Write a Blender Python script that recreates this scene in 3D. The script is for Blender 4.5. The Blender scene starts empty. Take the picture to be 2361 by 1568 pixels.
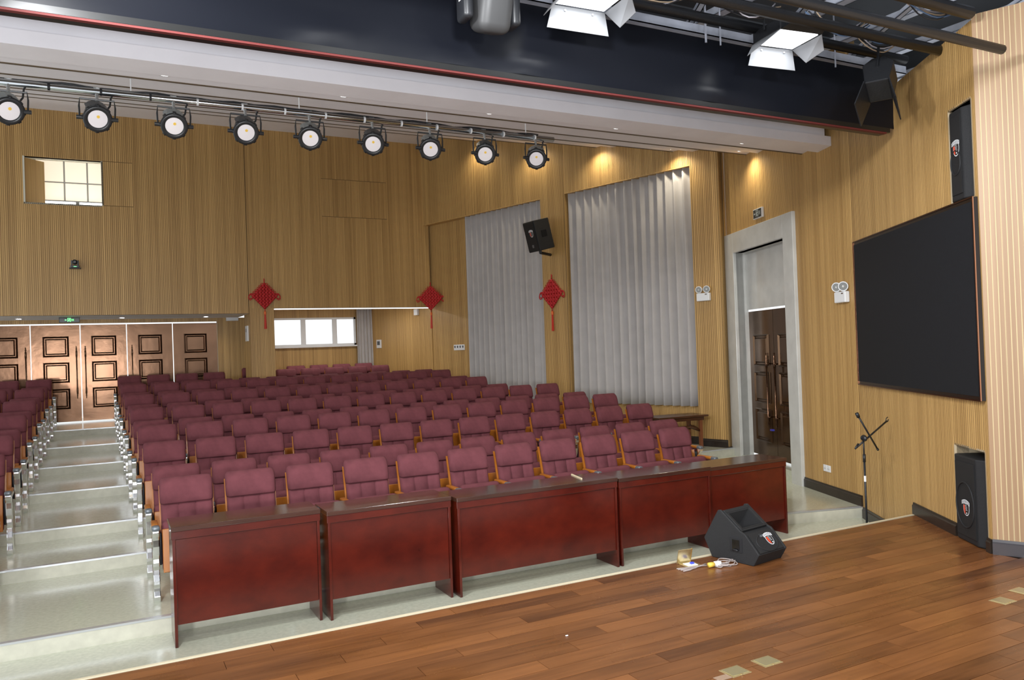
import bpy, bmesh, math, random
from mathutils import Matrix, Vector
random.seed(7)
PI = math.pi
sc = bpy.context.scene
C = sc.collection
CZ = 2.162                                   # eye height above the hall floor at the foot of the stage
# ------------------------------------------------------------------ camera
F_PX, YAW, PITCH, ROLL = 1806.03, -0.476844, -0.010419, -0.0354627
def cam_rows():
    ca, sa = math.cos(YAW), math.sin(YAW)
    M = Matrix(((ca, sa, 0), (0, 0, -1), (-sa, ca, 0)))
    P = Matrix(((1, 0, 0), (0, math.cos(PITCH), -math.sin(PITCH)), (0, math.sin(PITCH), math.cos(PITCH))))
    Q = Matrix(((math.cos(ROLL), -math.sin(ROLL), 0), (math.sin(ROLL), math.cos(ROLL), 0), (0, 0, 1)))
    return Q @ P @ M
MC = cam_rows()
cd = bpy.data.cameras.new('camera'); cam = bpy.data.objects.new('camera', cd); C.objects.link(cam)
r, u, b = MC[0], -MC[1], -MC[2]
cam.matrix_world = Matrix(((r.x, u.x, b.x, 0), (r.y, u.y, b.y, 0), (r.z, u.z, b.z, CZ), (0, 0, 0, 1)))
cd.sensor_fit = 'HORIZONTAL'; cd.sensor_width = 36; cd.lens = 36 * F_PX / 2361; cd.clip_start = 0.05
sc.camera = cam
# ------------------------------------------------------------------ world, exposure
w = bpy.data.worlds.new('world'); sc.world = w; w.use_nodes = True
bg = w.node_tree.nodes['Background']; bg.inputs[0].default_value = (0.93, 0.97, 1.0, 1); bg.inputs[1].default_value = 0.78
sc.view_settings.view_transform = 'Standard'; sc.view_settings.look = 'None'
sc.view_settings.exposure = 0.75; sc.view_settings.gamma = 1
LAMP_STAGE = 2.5; LAMP_ADDED_RIG = 26; LAMP_ADDED_STAND = 75; LAMP_WASH = 30; LAMP_HALL = 7; LAMP_REAR = 8
# ------------------------------------------------------------------ survey helpers (rays of the calibrated view -> points of the place)
def ray(p):
    d = Vector(((p[0] - 1180.5) / F_PX, (p[1] - 784) / F_PX, 1)); return MC.transposed() @ d
def up(v): return Vector((v.x, v.y, v.z + CZ))
def pY(p, Y): d = ray(p); return up(d * (Y / d.y))
def pZ(p, z): d = ray(p); return up(d * ((z - CZ) / d.z))
def pL(p, A, d2):
    n = Vector((d2[1], -d2[0], 0)); r_ = ray(p); return up(r_ * (n.dot(Vector((A[0], A[1], 0))) / n.dot(r_)))
# ------------------------------------------------------------------ materials
MATS = {}
def nt(name):
    m = bpy.data.materials.new(name); m.use_nodes = True
    return m, m.node_tree, m.node_tree.nodes['Principled BSDF']
def mat(name, col, rough=.5, metal=0, spec=.5, emit=None, estr=0, coat=0, bump=0, bscale=80, var=0, nscale=6, trans=0, stretch=None):
    if name in MATS: return MATS[name]
    m, t, p = nt(name); MATS[name] = m
    p.inputs['Base Color'].default_value = (*col, 1); p.inputs['Roughness'].default_value = rough
    p.inputs['Metallic'].default_value = metal; p.inputs['Specular IOR Level'].default_value = spec
    p.inputs['Coat Weight'].default_value = coat; p.inputs['Coat Roughness'].default_value = .12
    p.inputs['Transmission Weight'].default_value = trans
    if emit: p.inputs['Emission Color'].default_value = (*emit, 1); p.inputs['Emission Strength'].default_value = estr
    tc = t.nodes.new('ShaderNodeTexCoord')
    src = tc.outputs['Object']
    if stretch:
        mp = t.nodes.new('ShaderNodeMapping'); mp.inputs['Scale'].default_value = stretch
        t.links.new(src, mp.inputs[0]); src = mp.outputs[0]
    if var:
        n = t.nodes.new('ShaderNodeTexNoise'); n.inputs['Scale'].default_value = nscale; n.inputs['Detail'].default_value = 5
        t.links.new(src, n.inputs['Vector'])
        rp = t.nodes.new('ShaderNodeMapRange'); rp.inputs[1].default_value = .3; rp.inputs[2].default_value = .7
        rp.inputs[3].default_value = 1 - var; rp.inputs[4].default_value = 1 + var
        t.links.new(n.outputs['Fac'], rp.inputs[0])
        mx = t.nodes.new('ShaderNodeMix'); mx.data_type = 'RGBA'; mx.blend_type = 'MULTIPLY'; mx.inputs[0].default_value = 1
        mx.inputs[6].default_value = (*col, 1); t.links.new(rp.outputs[0], mx.inputs[7]); t.links.new(mx.outputs[2], p.inputs['Base Color'])
    if bump:
        n2 = t.nodes.new('ShaderNodeTexNoise'); n2.inputs['Scale'].default_value = bscale; n2.inputs['Detail'].default_value = 3
        t.links.new(src, n2.inputs['Vector'])
        bp = t.nodes.new('ShaderNodeBump'); bp.inputs['Strength'].default_value = bump; bp.inputs['Distance'].default_value = .02
        t.links.new(n2.outputs['Fac'], bp.inputs['Height']); t.links.new(bp.outputs[0], p.inputs['Normal'])
    return m
def wood(name, c1, c2, rough=.4, axis='Z', fine=60., longs=1.6, rnd=.35, coat=0, spec=.5, wear=0, mid=.5):
    """grain running along one axis, one tone per piece"""
    if name in MATS: return MATS[name]
    m, t, p = nt(name); MATS[name] = m
    geo = t.nodes.new('ShaderNodeNewGeometry'); oi = t.nodes.new('ShaderNodeObjectInfo')
    off = t.nodes.new('ShaderNodeVectorMath'); off.operation = 'SCALE'
    cmb = t.nodes.new('ShaderNodeCombineXYZ')
    for i in range(3): t.links.new(oi.outputs['Random'], cmb.inputs[i])
    t.links.new(cmb.outputs[0], off.inputs[0]); off.inputs['Scale'].default_value = 37
    ad = t.nodes.new('ShaderNodeVectorMath'); t.links.new(geo.outputs['Position'], ad.inputs[0]); t.links.new(off.outputs[0], ad.inputs[1])
    mp = t.nodes.new('ShaderNodeMapping')
    mp.inputs['Scale'].default_value = {'Z': (fine, fine, longs), 'X': (longs, fine, fine), 'Y': (fine, longs, fine)}[axis]
    t.links.new(ad.outputs[0], mp.inputs[0])
    n = t.nodes.new('ShaderNodeTexNoise'); n.inputs['Scale'].default_value = 1; n.inputs['Detail'].default_value = 6; n.inputs['Roughness'].default_value = .6
    t.links.new(mp.outputs[0], n.inputs['Vector'])
    mp2 = t.nodes.new('ShaderNodeMapping'); mp2.inputs['Scale'].default_value = [v * q for v, q in zip(mp.inputs['Scale'].default_value, {'Z': (.4, .4, .5), 'X': (.5, .22, .22), 'Y': (.22, .5, .22)}[axis])]
    t.links.new(ad.outputs[0], mp2.inputs[0])
    n_b = t.nodes.new('ShaderNodeTexNoise'); n_b.inputs['Scale'].default_value = 1; n_b.inputs['Detail'].default_value = 2
    t.links.new(mp2.outputs[0], n_b.inputs['Vector'])
    av = t.nodes.new('ShaderNodeMath'); av.operation = 'MULTIPLY_ADD'; av.inputs[1].default_value = mid; t.links.new(n_b.outputs['Fac'], av.inputs[0])
    sc_ = t.nodes.new('ShaderNodeMath'); sc_.operation = 'MULTIPLY'; sc_.inputs[1].default_value = 1 - mid; t.links.new(n.outputs['Fac'], sc_.inputs[0]); t.links.new(sc_.outputs[0], av.inputs[2])
    rr = t.nodes.new('ShaderNodeMath'); rr.operation = 'MULTIPLY_ADD'; rr.inputs[1].default_value = rnd; rr.inputs[2].default_value = -rnd / 2
    t.links.new(oi.outputs['Random'], rr.inputs[0])
    sm = t.nodes.new('ShaderNodeMath'); t.links.new(av.outputs[0], sm.inputs[0]); t.links.new(rr.outputs[0], sm.inputs[1])
    cr = t.nodes.new('ShaderNodeValToRGB'); cr.color_ramp.elements[0].position = .25; cr.color_ramp.elements[1].position = .75
    cr.color_ramp.elements[0].color = (*c1, 1); cr.color_ramp.elements[1].color = (*c2, 1)
    t.links.new(sm.outputs[0], cr.inputs[0]); out = cr.outputs[0]
    p.inputs['Roughness'].default_value = rough; p.inputs['Coat Weight'].default_value = coat; p.inputs['Coat Roughness'].default_value = .15
    p.inputs['Specular IOR Level'].default_value = spec
    if wear:
        n3 = t.nodes.new('ShaderNodeTexNoise'); n3.inputs['Scale'].default_value = 2.2; n3.inputs['Detail'].default_value = 8
        t.links.new(geo.outputs['Position'], n3.inputs['Vector'])
        mr = t.nodes.new('ShaderNodeMapRange'); mr.inputs[1].default_value = .35; mr.inputs[2].default_value = .7
        mr.inputs[3].default_value = rough - wear; mr.inputs[4].default_value = rough + wear
        t.links.new(n3.outputs['Fac'], mr.inputs[0]); t.links.new(mr.outputs[0], p.inputs['Roughness'])
    t.links.new(out, p.inputs['Base Color'])
    return m
def m_wall(): return wood('oak_panel', (.34, .19, .060), (.72, .455, .172), .42, 'Z', 60, .35, .14)
def m_col(): return wood('pale_oak_panel', (.31, .185, .098), (.41, .26, .15), .42, 'Z', 45, .5, .15)
def m_groove(): return mat('panel_groove', (.19, .105, .034), .7)
def m_groove_pale(): return mat('panel_groove_pale', (.60, .48, .28), .6)
def m_plank(): return wood('stage_plank', (.085, .028, .008), (.26, .098, .030), .33, 'X', 30, 2.0, .30, 0, .5, .1)
def m_mahog(): return wood('red_mahogany', (.042, .004, .0025), (.115, .0115, .005), .22, 'X', 9, 6, .10, .3)
def m_mahog_top(): return wood('dark_mahogany_top', (.035, .013, .009), (.075, .03, .02), .16, 'X', 30, 4, .15, .4)
def m_fabric(): return mat('burgundy_fabric', (.150, .045, .054), .9, 0, .2, bump=.25, bscale=420, var=.16, nscale=9)
def m_ply(): return wood('orange_plywood', (.33, .095, .008), (.47, .165, .02), .35, 'Z', 40, 3, .2, .2)
def m_chrome(): return mat('polished_aluminium', (.88, .89, .91), .17, 1)
def m_black(): return mat('black_plastic', (.014, .015, .018), .4)
def m_blackmetal(): return mat('black_metal', (.022, .023, .026), .38, .3, bump=.1, bscale=60)
def m_floor(): return mat('pale_terrazzo', (.56, .575, .46), .2, 0, .5, var=.09, nscale=30, coat=.25)
def m_riser(): return mat('pale_riser', (.60, .59, .49), .35, var=.07, nscale=14)
def m_white(): return mat('white_plastic', (.80, .81, .82), .35)
def m_ceil(): return mat('white_plaster', (.88, .85, .89), .7, var=.03, nscale=3)
def m_base(): return mat('dark_baseboard', (.025, .018, .014), .3, var=.2, nscale=12)
def m_bronze(): return mat('bronze_door', (.135, .075, .046), .2, 1.0, var=.15, nscale=3, bump=.10, bscale=5)
def m_bronze_dark(): return mat('dark_bronze_door', (.115, .065, .035), .16, .8, var=.15, nscale=3, bump=.08, bscale=4)
def m_marble(): return mat('grey_marble', (.58, .58, .55), .18, 0, .5, var=.07, nscale=5, coat=.2)
def m_curtain(): return mat('grey_curtain', (.47, .445, .435), .85, 0, .2, bump=.1, bscale=300, var=.05, nscale=4)
def m_red(): return mat('red_cord', (.50, .012, .016), .6, bump=.3, bscale=150)
def m_orange(): return mat('orange_bead', (.75, .15, .03), .5)
def m_steel(): return mat('blue_grey_steel', (.46, .49, .57), .55, .1, var=.2, nscale=4)
def m_brass(): return mat('brass_plate', (.72, .60, .34), .28, .9, var=.15, nscale=20)
def m_cable(): return mat('grey_cable', (.40, .34, .32), .6)
# ------------------------------------------------------------------ mesh building
class MB:
    def __init__(s): s.v = []; s.f = []; s.m = []
    def add(s, vs, fs, mi=0):
        o = len(s.v); s.v += [tuple(v) for v in vs]; s.f += [tuple(i + o for i in f) for f in fs]; s.m += [mi] * len(fs); return s
    def box(s, x0, x1, y0, y1, z0, z1, mi=0, M=None):
        vs = [Vector((x, y, z)) for x in (x0, x1) for y in (y0, y1) for z in (z0, z1)]
        if M: vs = [M @ v for v in vs]
        return s.add(vs, [(0, 1, 3, 2), (4, 6, 7, 5), (0, 4, 5, 1), (2, 3, 7, 6), (0, 2, 6, 4), (1, 5, 7, 3)], mi)
    def prism(s, poly, z0, z1, mi=0):                       # poly in xy (ccw), straight up
        n = len(poly); vs = [(x, y, z0) for x, y in poly] + [(x, y, z1) for x, y in poly]
        return s.add(vs, [tuple(range(n - 1, -1, -1)), tuple(range(n, 2 * n))] + [(i, (i + 1) % n, n + (i + 1) % n, n + i) for i in range(n)], mi)
    def ext(s, poly, x0, x1, mi=0, M=None):                 # poly in (y,z), extruded along x
        n = len(poly); vs = [Vector((x0, y, z)) for y, z in poly] + [Vector((x1, y, z)) for y, z in poly]
        if M: vs = [M @ v for v in vs]
        return s.add(vs, [tuple(range(n - 1, -1, -1)), tuple(range(n, 2 * n))] + [(i, (i + 1) % n, n + (i + 1) % n, n + i) for i in range(n)], mi)
    def tube(s, pts, r, n=8, mi=0, closed=False):
        pts = [Vector(p) for p in pts]; rs = r if isinstance(r, (list, tuple)) else [r] * len(pts); vs = []; fs = []
        N = len(pts)
        for i, p in enumerate(pts):
            a = pts[i - 1] if (i > 0 or closed) else p; c = pts[(i + 1) % N] if (i < N - 1 or closed) else p
            d = (c - a).normalized(); q = d.orthogonal().normalized() if i == 0 else (q - d * q.dot(d)).normalized(); e = d.cross(q)
            for k in range(n): t = 2 * PI * k / n; vs.append(p + (q * math.cos(t) + e * math.sin(t)) * rs[i])
        for i in range(N if closed else N - 1):
            j = (i + 1) % N
            for k in range(n): fs.append((i * n + k, i * n + (k + 1) % n, j * n + (k + 1) % n, j * n + k))
        if not closed: fs += [tuple(range(n - 1, -1, -1)), tuple((N - 1) * n + k for k in range(n))]
        return s.add(vs, fs, mi)
    def lathe(s, prof, n=20, M=None, mi=0, cap=True):                 # prof (r,z) about z
        vs = []; fs = []
        for r_, z in prof:
            for k in range(n): t = 2 * PI * k / n; v = Vector((r_ * math.cos(t), r_ * math.sin(t), z)); vs.append(M @ v if M else v)
        for i in range(len(prof) - 1):
            for k in range(n): fs.append((i * n + k, i * n + (k + 1) % n, (i + 1) * n + (k + 1) % n, (i + 1) * n + k))
        if cap: fs += [tuple(range(n - 1, -1, -1)), tuple((len(prof) - 1) * n + k for k in range(n))]
        return s.add(vs, fs, mi)
    def mesh(s, name, mats, smooth=False):
        me = bpy.data.meshes.new(name); me.from_pydata(s.v, [], s.f)
        for m in (mats if isinstance(mats, (list, tuple)) else [mats]): me.materials.append(m)
        me.polygons.foreach_set('material_index', s.m)
        if smooth: me.polygons.foreach_set('use_smooth', [True] * len(s.f))
        bm = bmesh.new(); bm.from_mesh(me); bmesh.ops.recalc_face_normals(bm, faces=bm.faces); bm.to_mesh(me); bm.free()
        me.update(); return me
    def build(s, name, mats, parent=None, smooth=False, M=None, bevel=0, seg=2):
        return link(name, s.mesh(name, mats, smooth), parent, M, bevel, seg)
def link(name, me, parent=None, M=None, bevel=0, seg=2):
    o = bpy.data.objects.new(name, me); C.objects.link(o)
    if parent: o.parent = parent
    if M: o.matrix_basis = M
    if bevel:
        b_ = o.modifiers.new('bevel', 'BEVEL'); b_.width = bevel; b_.segments = seg; b_.limit_method = 'ANGLE'
    return o
def rbox(sx, sy, sz, r, seg=3):                              # rounded box, centred
    bm = bmesh.new(); bmesh.ops.create_cube(bm, size=1)
    for v in bm.verts: v.co = Vector((v.co.x * sx, v.co.y * sy, v.co.z * sz))
    bmesh.ops.bevel(bm, geom=bm.edges[:], offset=r, segments=seg, profile=.5, affect='EDGES')
    m = MB(); bm.verts.index_update(); m.add([v.co.copy() for v in bm.verts], [[v.index for v in f.verts] for f in bm.faces]); bm.free(); return m
def xf(m, M): m.v = [tuple(M @ Vector(v)) for v in m.v]; return m
def tag(o, label=None, cat=None, group=None, kind=None):
    if label: o['label'] = label
    if cat: o['category'] = cat
    if group: o['group'] = group
    if kind: o['kind'] = kind
    return o
def thing(name, label, cat, loc=(0, 0, 0), rz=0, group=None, M=None):
    o = bpy.data.objects.new(name, None); C.objects.link(o); o.empty_display_size = .1
    if M: o.matrix_basis = M
    else: o.location = loc; o.rotation_euler = (0, 0, rz)
    return tag(o, label, cat, group)
def struct(o): o['kind'] = 'structure'; return o
def copy_tree(o, parent=None):
    c = o.copy(); C.objects.link(c); c.parent = parent
    if parent: c.matrix_parent_inverse = o.matrix_parent_inverse.copy()
    for ch in o.children: copy_tree(ch, c)
    return c
def T(x, y, z): return Matrix.Translation((x, y, z))
def RZ(a): return Matrix.Rotation(a, 4, 'Z')
def RX(a): return Matrix.Rotation(a, 4, 'X')
def frame2(P, d, z=0):                                       # local x along d, y away from the room, z up (room on the left of d)
    d = Vector((d[0], d[1], 0)).normalized(); o = Vector((d.y, -d.x, 0))
    return Matrix(((-d.x, o.x, 0, P[0]), (-d.y, o.y, 0, P[1]), (0, 0, 1, z), (0, 0, 0, 1)))
ORD = ['first', 'second', 'third', 'fourth', 'fifth', 'sixth', 'seventh', 'eighth', 'ninth', 'tenth', 'eleventh', 'twelfth', 'thirteenth', 'fourteenth']
# ------------------------------------------------------------------ plan of the hall
STG = .362; YST = 5.15                                       # stage height, stage edge
LV = [0.132 + .125 * i for i in range(7)]                    # seven terraces
NY = [6.85, 8.70, 9.90, 11.78, 13.55, 15.30, 17.45]          # their front edges
C0 = Vector((7.93, 6.41)); DD = Vector((.351, .936)).normalized(); D1 = C0 + DD * 3.86
A0 = Vector((9.105, 9.94)); B0 = Vector((6.825, 17.70)); EE = (B0 - A0).normalized()
KC = Vector((6.317, 3.888)); GG = (C0 - KC).normalized(); K2 = KC + Vector((.43, -.90)).normalized() * 1.5
OUT = Vector((EE.y, -EE.x)); A2 = A0 + OUT * .18            # plane of the curtain recesses
YB = 17.68
def xr(Y):                                                   # room edge on the right at depth Y
    if Y <= C0.y: return C0.x - (C0.y - Y) * GG.x / GG.y
    if Y < 9.95: return C0.x + (Y - C0.y) * DD.x / DD.y
    return A2.x + (Y - A2.y) * EE.x / EE.y
XL = -6.2
# ------------------------------------------------------------------ fluted wall boards
def board_mesh(name, fl, mats, g=.0055, dep=.0035, t=.018):
    m = MB(); W = 1.0; prof = []; gw = g / .128 if fl else 0
    for i in range(fl):
        a, b_ = i / fl, (i + 1) / fl
        prof += [(a, dep), (a + gw / 2, dep), (a + gw / 2 + .002, 0), (b_ - gw / 2 - .002, 0), (b_ - gw / 2, dep)]
    prof.append((1, dep)); n = len(prof)
    vs = [(x, y, 0) for x, y in prof] + [(x, y, 1) for x, y in prof]
    fs = []; ms = []
    for i in range(n - 1):
        fs.append((i, i + 1, n + i + 1, n + i)); ms.append(0 if (prof[i][1] == 0 and prof[i + 1][1] == 0) else 1)
    k = len(vs); vs += [(0, t, 0), (1, t, 0), (0, t, 1), (1, t, 1)]
    fs += [tuple(range(n)) + (k + 1, k), tuple(range(2 * n - 1, n - 1, -1)) + (k + 2, k + 3), (n - 1, k + 1, k + 3, 2 * n - 1), (0, n, k + 2, k)]; ms += [0] * 4
    for f_, i_ in zip(fs, ms): m.f.append(f_); m.m.append(i_)
    m.v = vs
    return m.mesh(name, mats)
BOARD = board_mesh('wall_board', 4, [m_wall(), m_groove()])
BOARD_COL = board_mesh('wall_board_pale', 4, [m_col(), m_groove_pale()], g=.0065)
def wall(name, P0, P1, z0, z1, openings=(), bw=.128, me=None, splits=(), t=.12, back=True, us=()):
    """boarded wall from P0 to P1 with the room on its left; openings (u0,u1,za,zb)"""
    P0, P1 = Vector(P0[:2]), Vector(P1[:2]); d = (P1 - P0); L = d.length; d.normalize(); me = me or BOARD
    br = sorted(set([0, L] + [x for o in openings for x in o[:2]] + [x for s in splits for x in s[:2]] + list(us))); br = [x for x in br if -1e-6 <= x <= L + 1e-6]
    bk = MB(); Mf = frame2(P0, d)
    cells = []
    for a, b_ in zip(br[:-1], br[1:]):
        if b_ - a < 1e-4: continue
        mid = (a + b_) / 2; cuts = sorted((max(o[2], z0), min(o[3], z1)) for o in openings if o[0] < mid < o[1])
        z = z0; iv = []
        for c in cuts:
            if c[0] > z + 1e-4: iv.append((z, c[0]))
            z = max(z, c[1])
        if z < z1 - 1e-4: iv.append((z, z1))
        for za, zb in iv:
            bk.box(-b_, -a, .018, t, za, zb, 0, Mf)
            parts = [(za, zb)]
            for s in splits:
                if s[0] < mid < s[1]:
                    np_ = []
                    for p, q in parts:
                        if p < s[2] < q: np_ += [(p, s[2] - .006), (s[2] + .006, q)]
                        else: np_.append((p, q))
                    parts = np_
            n = max(1, round((b_ - a) / bw)); ww = (b_ - a) / n
            for i in range(n):
                for p, q in parts: cells.append((a + i * ww, ww, p, q))
    par = struct(bk.build(name, mat('wall_core', (.22, .14, .06), .8)))
    for ua, ww, za, zb in cells:
        o = bpy.data.objects.new('wall_board', me); C.objects.link(o); o.parent = par
        P = P0 + d * (ua + ww)
        o.matrix_basis = frame2(P, d, za) @ Matrix.Diagonal((ww - .0008, 1, zb - za, 1))
    return par
# --- back wall above the lobby and the alcove (u runs from the right corner to the left)
ZLOB = .957 + CZ; ZALC = 1.065 + CZ; ZTOP = 5.35 + CZ
XB0 = 6.97; XP0, XP1 = 2.77, 3.27                            # pillar between lobby and alcove
hx0, hx1, hz0, hz1 = -1.36, -.02, 3.155 + CZ, 4.05 + CZ      # projection-room hatch
wb = wall('wall_back', (XB0, YB), (-4.6, YB), ZLOB, ZTOP, [(XB0 - XP0, XB0 + 4.6, 0, ZLOB), (0, XB0 - XP1, 0, ZALC), (XB0 - hx1, XB0 - hx0, hz0, hz1)],
          splits=[(XB0 - 5.93, XB0 - 4.40, 4.0 + CZ), (XB0 - 5.93, XB0 - 4.40, 3.14 + CZ), (XB0 - hx1 - .57, XB0 - hx1, hz0), (XB0 - hx1 - .57, XB0 - hx1, hz1)])
struct(MB().box(2.742, 2.754, YB - .003, YB + .004, ZLOB, ZTOP).build('seam_shadow_strip', mat('seam_shadow', (.10, .06, .02), .8)))  # dark strip laid over the boards to paint the shadow of a seam
# pillar and lobby walls
wall('wall_pillar_front', (XP1, YB - .012), (XP0, YB - .012), LV[6], ZALC, us=())
wall('wall_pillar_side', (XP0 - .012, YB), (XP0 - .012, 18.45), LV[6], ZLOB)
YD = 19.5
wall('wall_lobby', (3.2, YD), (-4.6, YD), LV[6], ZLOB, [(3.2 - 2.30, 3.2 + 2.41, 0, .875 + CZ)])
YA = 20.3
wall('wall_partition', (3.245, YA), (3.245, YB + .1), LV[6], 1.2 + CZ, t=.06)
XAR = 6.985 - .294 * (YA - 17.7)
wx0, wx1, wz0, wz1 = 3.30, 5.84, .235 + CZ, .965 + CZ
wall('wall_alcove_back', (XAR + .1, YA), (3.27, YA), LV[6], 1.2 + CZ, [(XAR + .1 - wx1, XAR + .1 - wx0 + 0.0, wz0, wz1)])
wall('wall_alcove_side', (6.985, 17.72), (XAR, YA), LV[6], 1.2 + CZ)
soff = MB().box(-4.6, XP0, YB + .13, YD + .1, ZLOB, ZLOB + .06); struct(soff.build('ceiling_lobby', m_ceil()))
soff = MB().box(XP0, 7.1, YB + .1, YA + .1, 1.2 + CZ, 1.26 + CZ); struct(soff.build('ceiling_alcove', m_ceil()))
cl = thing('cove_light', 'thin glowing light strip along the top of the window alcove opening', 'light strip', (XP1, YB, ZALC))
MB().box(.02, 3.66, .02, .10, -.012, -.002).build('channel', m_white(), cl); MB().box(.02, 3.66, .03, .09, -.030, -.0125).build('diffuser', mat('cove_glow', (1, 1, 1), .4, emit=(1, .98, .94), estr=.9), cl)
# --- curtain wall
UL1, UR1 = .553, 3.455; UL2 = 4.135; LW = (B0 - A0).length
ZLIN = 3.04 + CZ
wr = wall('wall_right', A0, B0, .132, ZTOP, [(UL1, UR1, 0, ZLIN), (UL2, LW, 0, ZLIN)], us=(3.80,))
zsl = -1.10 + CZ
wall('wall_right_recess', A2 + EE * UL1, A2 + EE * UR1, .25, 5.4, [(.12, UR1 - UL1 - .12, zsl + .05, ZLIN - .1)])
wall('wall_right_recess_rear', A2 + EE * UL2, A2 + EE * (LW + .12), .5, 5.4, [(.15, 2.4, 1.55, ZLIN - .1)])
def jamb(u, flip):
    P = A0 + EE * u
    q = P + OUT * .19
    return wall('wall_jamb', *((P, q) if flip else (q, P)), .2, ZLIN, bw=.095, t=.03)
jamb(UL1, True); jamb(UR1, False); jamb(UL2, True)
lm = MB()
for a, b_ in ((UL1, UR1), (UL2, LW)): lm.box(-b_, -a, 0, .20, ZLIN - .02, ZLIN - .001, 0, frame2(A0, EE))
struct(lm.build('trim_2', m_wall()))
wall('wall_pilaster_return', A0 + OUT * .17, A0, .132, ZTOP - 1.2, bw=.095, t=.03)
# --- door wall
DL = (D1 - C0).length
DF0, DF1 = 1.40, 3.80; ZDF = 1.745 + CZ                      # marble surround
dw = wall('wall_door_side', C0, D1, .0, 3.6 + CZ, [(DF0 + .02, DF1 - .02, 0, ZDF - .02)])
# --- screen wall with its loudspeaker niches (u from the column)
SL = (C0 - KC).length
def us_(u): return SL - u
N1 = (us_(2.93), us_(2.53), 1.115 + CZ, 1.92 + CZ); N2 = (us_(2.925), us_(2.40), STG, -.99 + CZ)
sw = wall('wall_screen_side', KC, C0, 0, 2.54 + CZ, [N1, N2])
cw = wall('wall_proscenium', K2, KC, STG, 2.58 + CZ, bw=.145, me=BOARD_COL, t=.03)
# ------------------------------------------------------------------ floor, terraces, stage
fl = MB().prism([(XL, YST - 2.2), (6.9, YST - 2.2), (7.2, YST), (C0.x, C0.y), (8.1, 6.9), (XL, 6.9)], -.1, 0)
struct(fl.build('floor', m_floor()))
def nose(i, X):                                              # front edge of a terrace, slightly askew for the lowest one
    return NY[i] - (.04 * (X - .2) if i == 0 else 0)
for i in range(7):
    y0l = nose(i, XL) if i else 6.95; y1 = NY[i + 1] if i < 6 else 21.0
    if i == 0: poly = [(XL, 6.93), (.3, 6.85), (7.0, 6.68), (C0.x, C0.y + .02), (xr(y1), y1), (XL, y1)]
    else:
        ys = [NY[i]] + [y for y in (9.949, 9.951) if NY[i] < y < y1] + [y1]
        poly = [(XL, NY[i])] + [(xr(y), y) for y in ys] + [(XL, y1)]
    o = struct(MB().prism(poly, -.1, LV[i]).build('floor_terrace', [m_floor()]))
    # riser face and metal nosing
    fr = [(XL, 6.93), (.3, 6.85), (7.0, 6.68), (C0.x, C0.y + .02)] if i == 0 else [(XL, NY[i]), (xr(NY[i]), NY[i])]
    rm = MB(); nm = MB(); zb = LV[i - 1] if i else 0
    for (xa, ya), (xb, yb) in zip(fr[:-1], fr[1:]):
        rm.add([(xa, ya - .012, zb), (xb, yb - .012, zb), (xb, yb - .012, LV[i] - .014), (xa, ya - .012, LV[i] - .014), (xa, ya, zb), (xb, yb, zb), (xb, yb, LV[i] - .014), (xa, ya, LV[i] - .014)],
               [(0, 1, 2, 3), (7, 6, 5, 4), (0, 4, 5, 1), (3, 2, 6, 7), (0, 3, 7, 4), (1, 5, 6, 2)])
        nm.add([(xa, ya - .016, LV[i] - .014), (xb, yb - .016, LV[i] - .014), (xb, yb - .016, LV[i] + .003), (xa, ya - .016, LV[i] + .003), (xa, ya + .035, LV[i] - .014), (xb, yb + .035, LV[i] - .014), (xb, yb + .035, LV[i] + .003), (xa, ya + .035, LV[i] + .003)],
               [(0, 1, 2, 3), (7, 6, 5, 4), (0, 4, 5, 1), (3, 2, 6, 7), (0, 3, 7, 4), (1, 5, 6, 2)])
    rm.build('riser_face', m_riser(), o); nm.build('step_nosing', mat('step_nosing', (.66, .68, .70), .3, .6), o)
stage = struct(MB().prism([(-4.0, -1.0), (7.6, -1.0), (6.95, 3.0), (6.45, 3.75), (xr(4.0) + .05, 4.0), (xr(YST) + .05, YST), (-4.0, YST)], 0, STG - .016).build('stage_floor', mat('stage_core', (.05, .02, .01), .8)))
PL = MB().box(0, 1, 0, 1, -.016, 0).mesh('floor_plank', m_plank())
pw = .142; y = YST - .03; k = 0
while y > 1.6:
    x = -1.6 + (YST - y) * 1.25 - (k * .47 % 1.21)
    xend = (xr(y) if y > KC.y else KC.x + (KC.y - y) * .48) - .005
    while x < xend:
        L = 1.21; x1 = min(x + L, xend)
        if x1 - x > .05:
            o = link('floor_plank', PL, stage, T(x, y - pw, STG) @ Matrix.Diagonal((x1 - x - .003, pw - .003, 1, 1)))
        x += L
    y -= pw; k += 1
struct(MB().box(-4, xr(YST) - .04, YST - .016, YST + .008, STG - .05, STG + .004).build('trim_3', mat('cream_edge_strip', (.70, .62, .44), .4)))
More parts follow.
